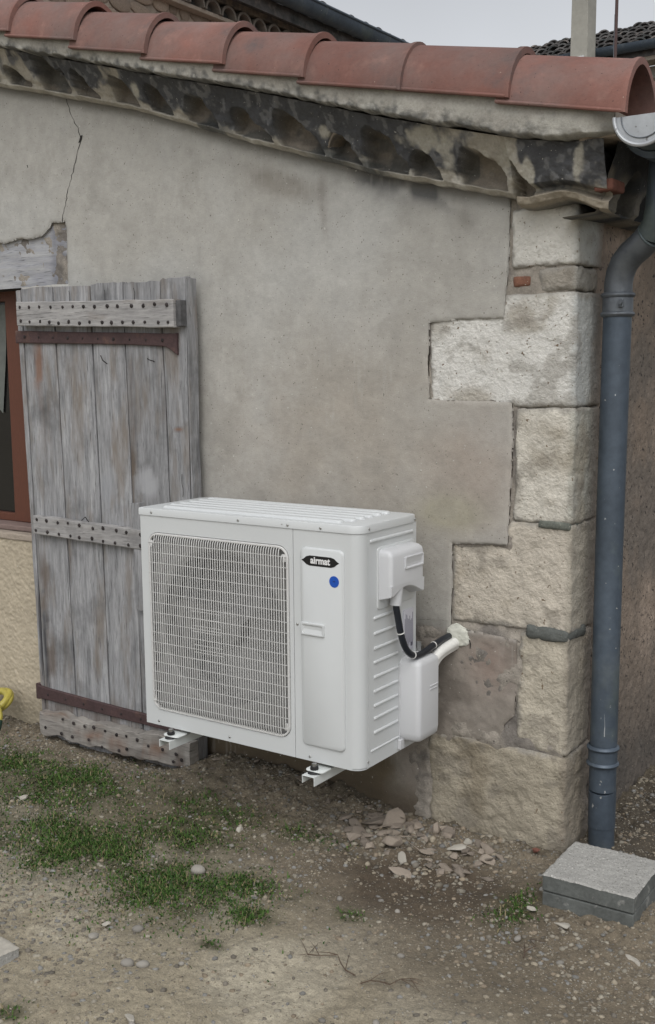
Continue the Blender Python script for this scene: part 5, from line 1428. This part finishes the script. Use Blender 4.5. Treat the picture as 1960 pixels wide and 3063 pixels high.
MB().tube([(-2.785, .5, 4.276), (-2.785, 8.5, 4.276)], .012, 10).build('bead', MT['zinc_dark'], go, smooth=True)
for y in (4.75, 5.72): MB().tube([(-2.86, y, 4.274), (-2.80, y, 4.215), (-2.783, y, 4.280)], .007, 6).build('gutter_clip', MT['zinc_grey'], go)
RT_ = tile_mesh(Ln=.45, b0=.07, b1=.085, h0=.06, h1=.075, th=.014, n=10, name='eave_tile', ex=2)
RT_.materials.clear(); RT_.materials.append(MT['old_tile'])
for k in range(24):
    for j in range(3):
        inst('roof_tile', RT_, rb, (-2.86 - j * .30 + random.uniform(-.012, .012), 2.9 + k * .212, 4.262 + j * .105 + random.uniform(-.006, .006)), (0, -.12, random.uniform(-.03, .03)))
MB().loft([[(-2.92, y, 4.20), (-7, y, 5.5), (-7, y, 5.4), (-2.92, y, 4.10)] for y in (.5, 8.5)]).build('roof_deck', MT['old_tile'], rb)

# right rear: long low roof with old dark tiles
rh = thing('tiled_house', 'far house with a dark old tile roof and gutter seen over the red tiles', 'house', (-3, 11.2, 0))
MB().box(-6.5, 2.5, 11.25, 16, -.2, 5.10).build('wall', MT['far_render'], rh)
for k in range(26):
    for j in range(3):
        w_ = random.uniform(.24, .34); inst('stone', random.choice(FS), rh, (-3.4 + k * .34, 11.25, 4.92 - j * .16), (0, random.uniform(-.1, .1), 0), (w_ * .5, .04, .075))
PT = .36
def rp(y): return 5.27 + PT * (y - 10.95)
# silhouette climbs to the right: upper edge at increasing distance
def ytop(x): return float(np.interp(x, [-6.2, -5.26, -4.53, -4.14, -3.21, -2.0, 0, 2.5], [13.55, 13.72, 13.90, 13.95, 14.30, 14.9, 15.8, 16.9]))
L = []
for x in np.linspace(-6.2, 2.5, 12):
    y1_ = ytop(x); L.append([(x, 10.95, rp(10.95) - .02), (x, y1_, rp(y1_) - .02), (x, y1_ + .3, rp(y1_) - .3), (x, 10.95, rp(10.95) - .12)])
MB().loft(L).build('roof_deck', MT['old_tile'], rh)
FT = tile_mesh(Ln=.40, b0=.075, b1=.098, h0=.07, h1=.092, th=.016, n=8, name='far_tile', ex=2)
FT.materials.clear(); FT.materials.append(MT['old_tile'])
for k in range(23):
    x = -5.55 + k * .205
    for j in range(12):
        y = 10.98 + j * .285
        if y > ytop(x): break
        inst('roof_tile', FT, rh, (x + random.uniform(-.02, .02), y + random.uniform(-.02, .02), rp(y) + random.uniform(-.012, .014)), (0, random.uniform(-.03, .03) - .15, -PI / 2 + random.uniform(-.05, .05)))
r3 = .085
L = [[(x, 10.87 + r3 * math.cos(a), 5.30 + r3 * 1.1 * math.sin(a)) for a in [math.radians(180 + 180 * j / 10) for j in range(11)]] + [(x, 10.87 + (r3 - .005) * math.cos(a), 5.30 + (r3 - .005) * math.sin(a)) for a in [math.radians(360 - 180 * j / 10) for j in range(11)]] for x in (-6.4, 2.5)]
MB().loft(L).build('gutter', MT['zinc_dark'], rh, smooth=True)
MB().box(-6.4, 2.5, 10.96, 11.24, 5.10, 5.17, .01).build('eave_board', MT['far_mortar'], rh)
ch = thing('chimney_stack', 'slim pale rendered chimney stack standing before the dark far roof', 'chimney', (-2.97, 10.6, 0))
MB().loft([[(-3.085 + t, 10.5, z), (-2.868 - t * .2, 10.5, z), (-2.868 - t * .2, 10.78, z), (-3.085 + t, 10.78, z)] for z, t in ((-.2, 0), (5.17, 0), (8.2, .03))]).build('shaft', MT['far_render'], ch, bevel=.006)
MB().box(-3.09, -2.90, 10.47, 10.497, 5.105, 5.155, .002).build('flashing', MT['far_flash'], ch)
rod = thing('metal_rod', 'thin rusty brown metal rod rising against the sky behind the last tiles', 'rod', (.24, 3.0, 2.3))
MB().tube([(.236, 3.0, 2.25), (.240, 3.0, 4.3)], .0085, 10).build('shaft', MT['rust_rod'], rod, smooth=True)
MB().tube([(.222, 2.995, 2.25), (.229, 2.995, 2.9), (.230, 2.995, 3.02), (.231, 2.995, 3.25)], .002, 6).build('wire', MT['zinc_grey'], rod, smooth=True)
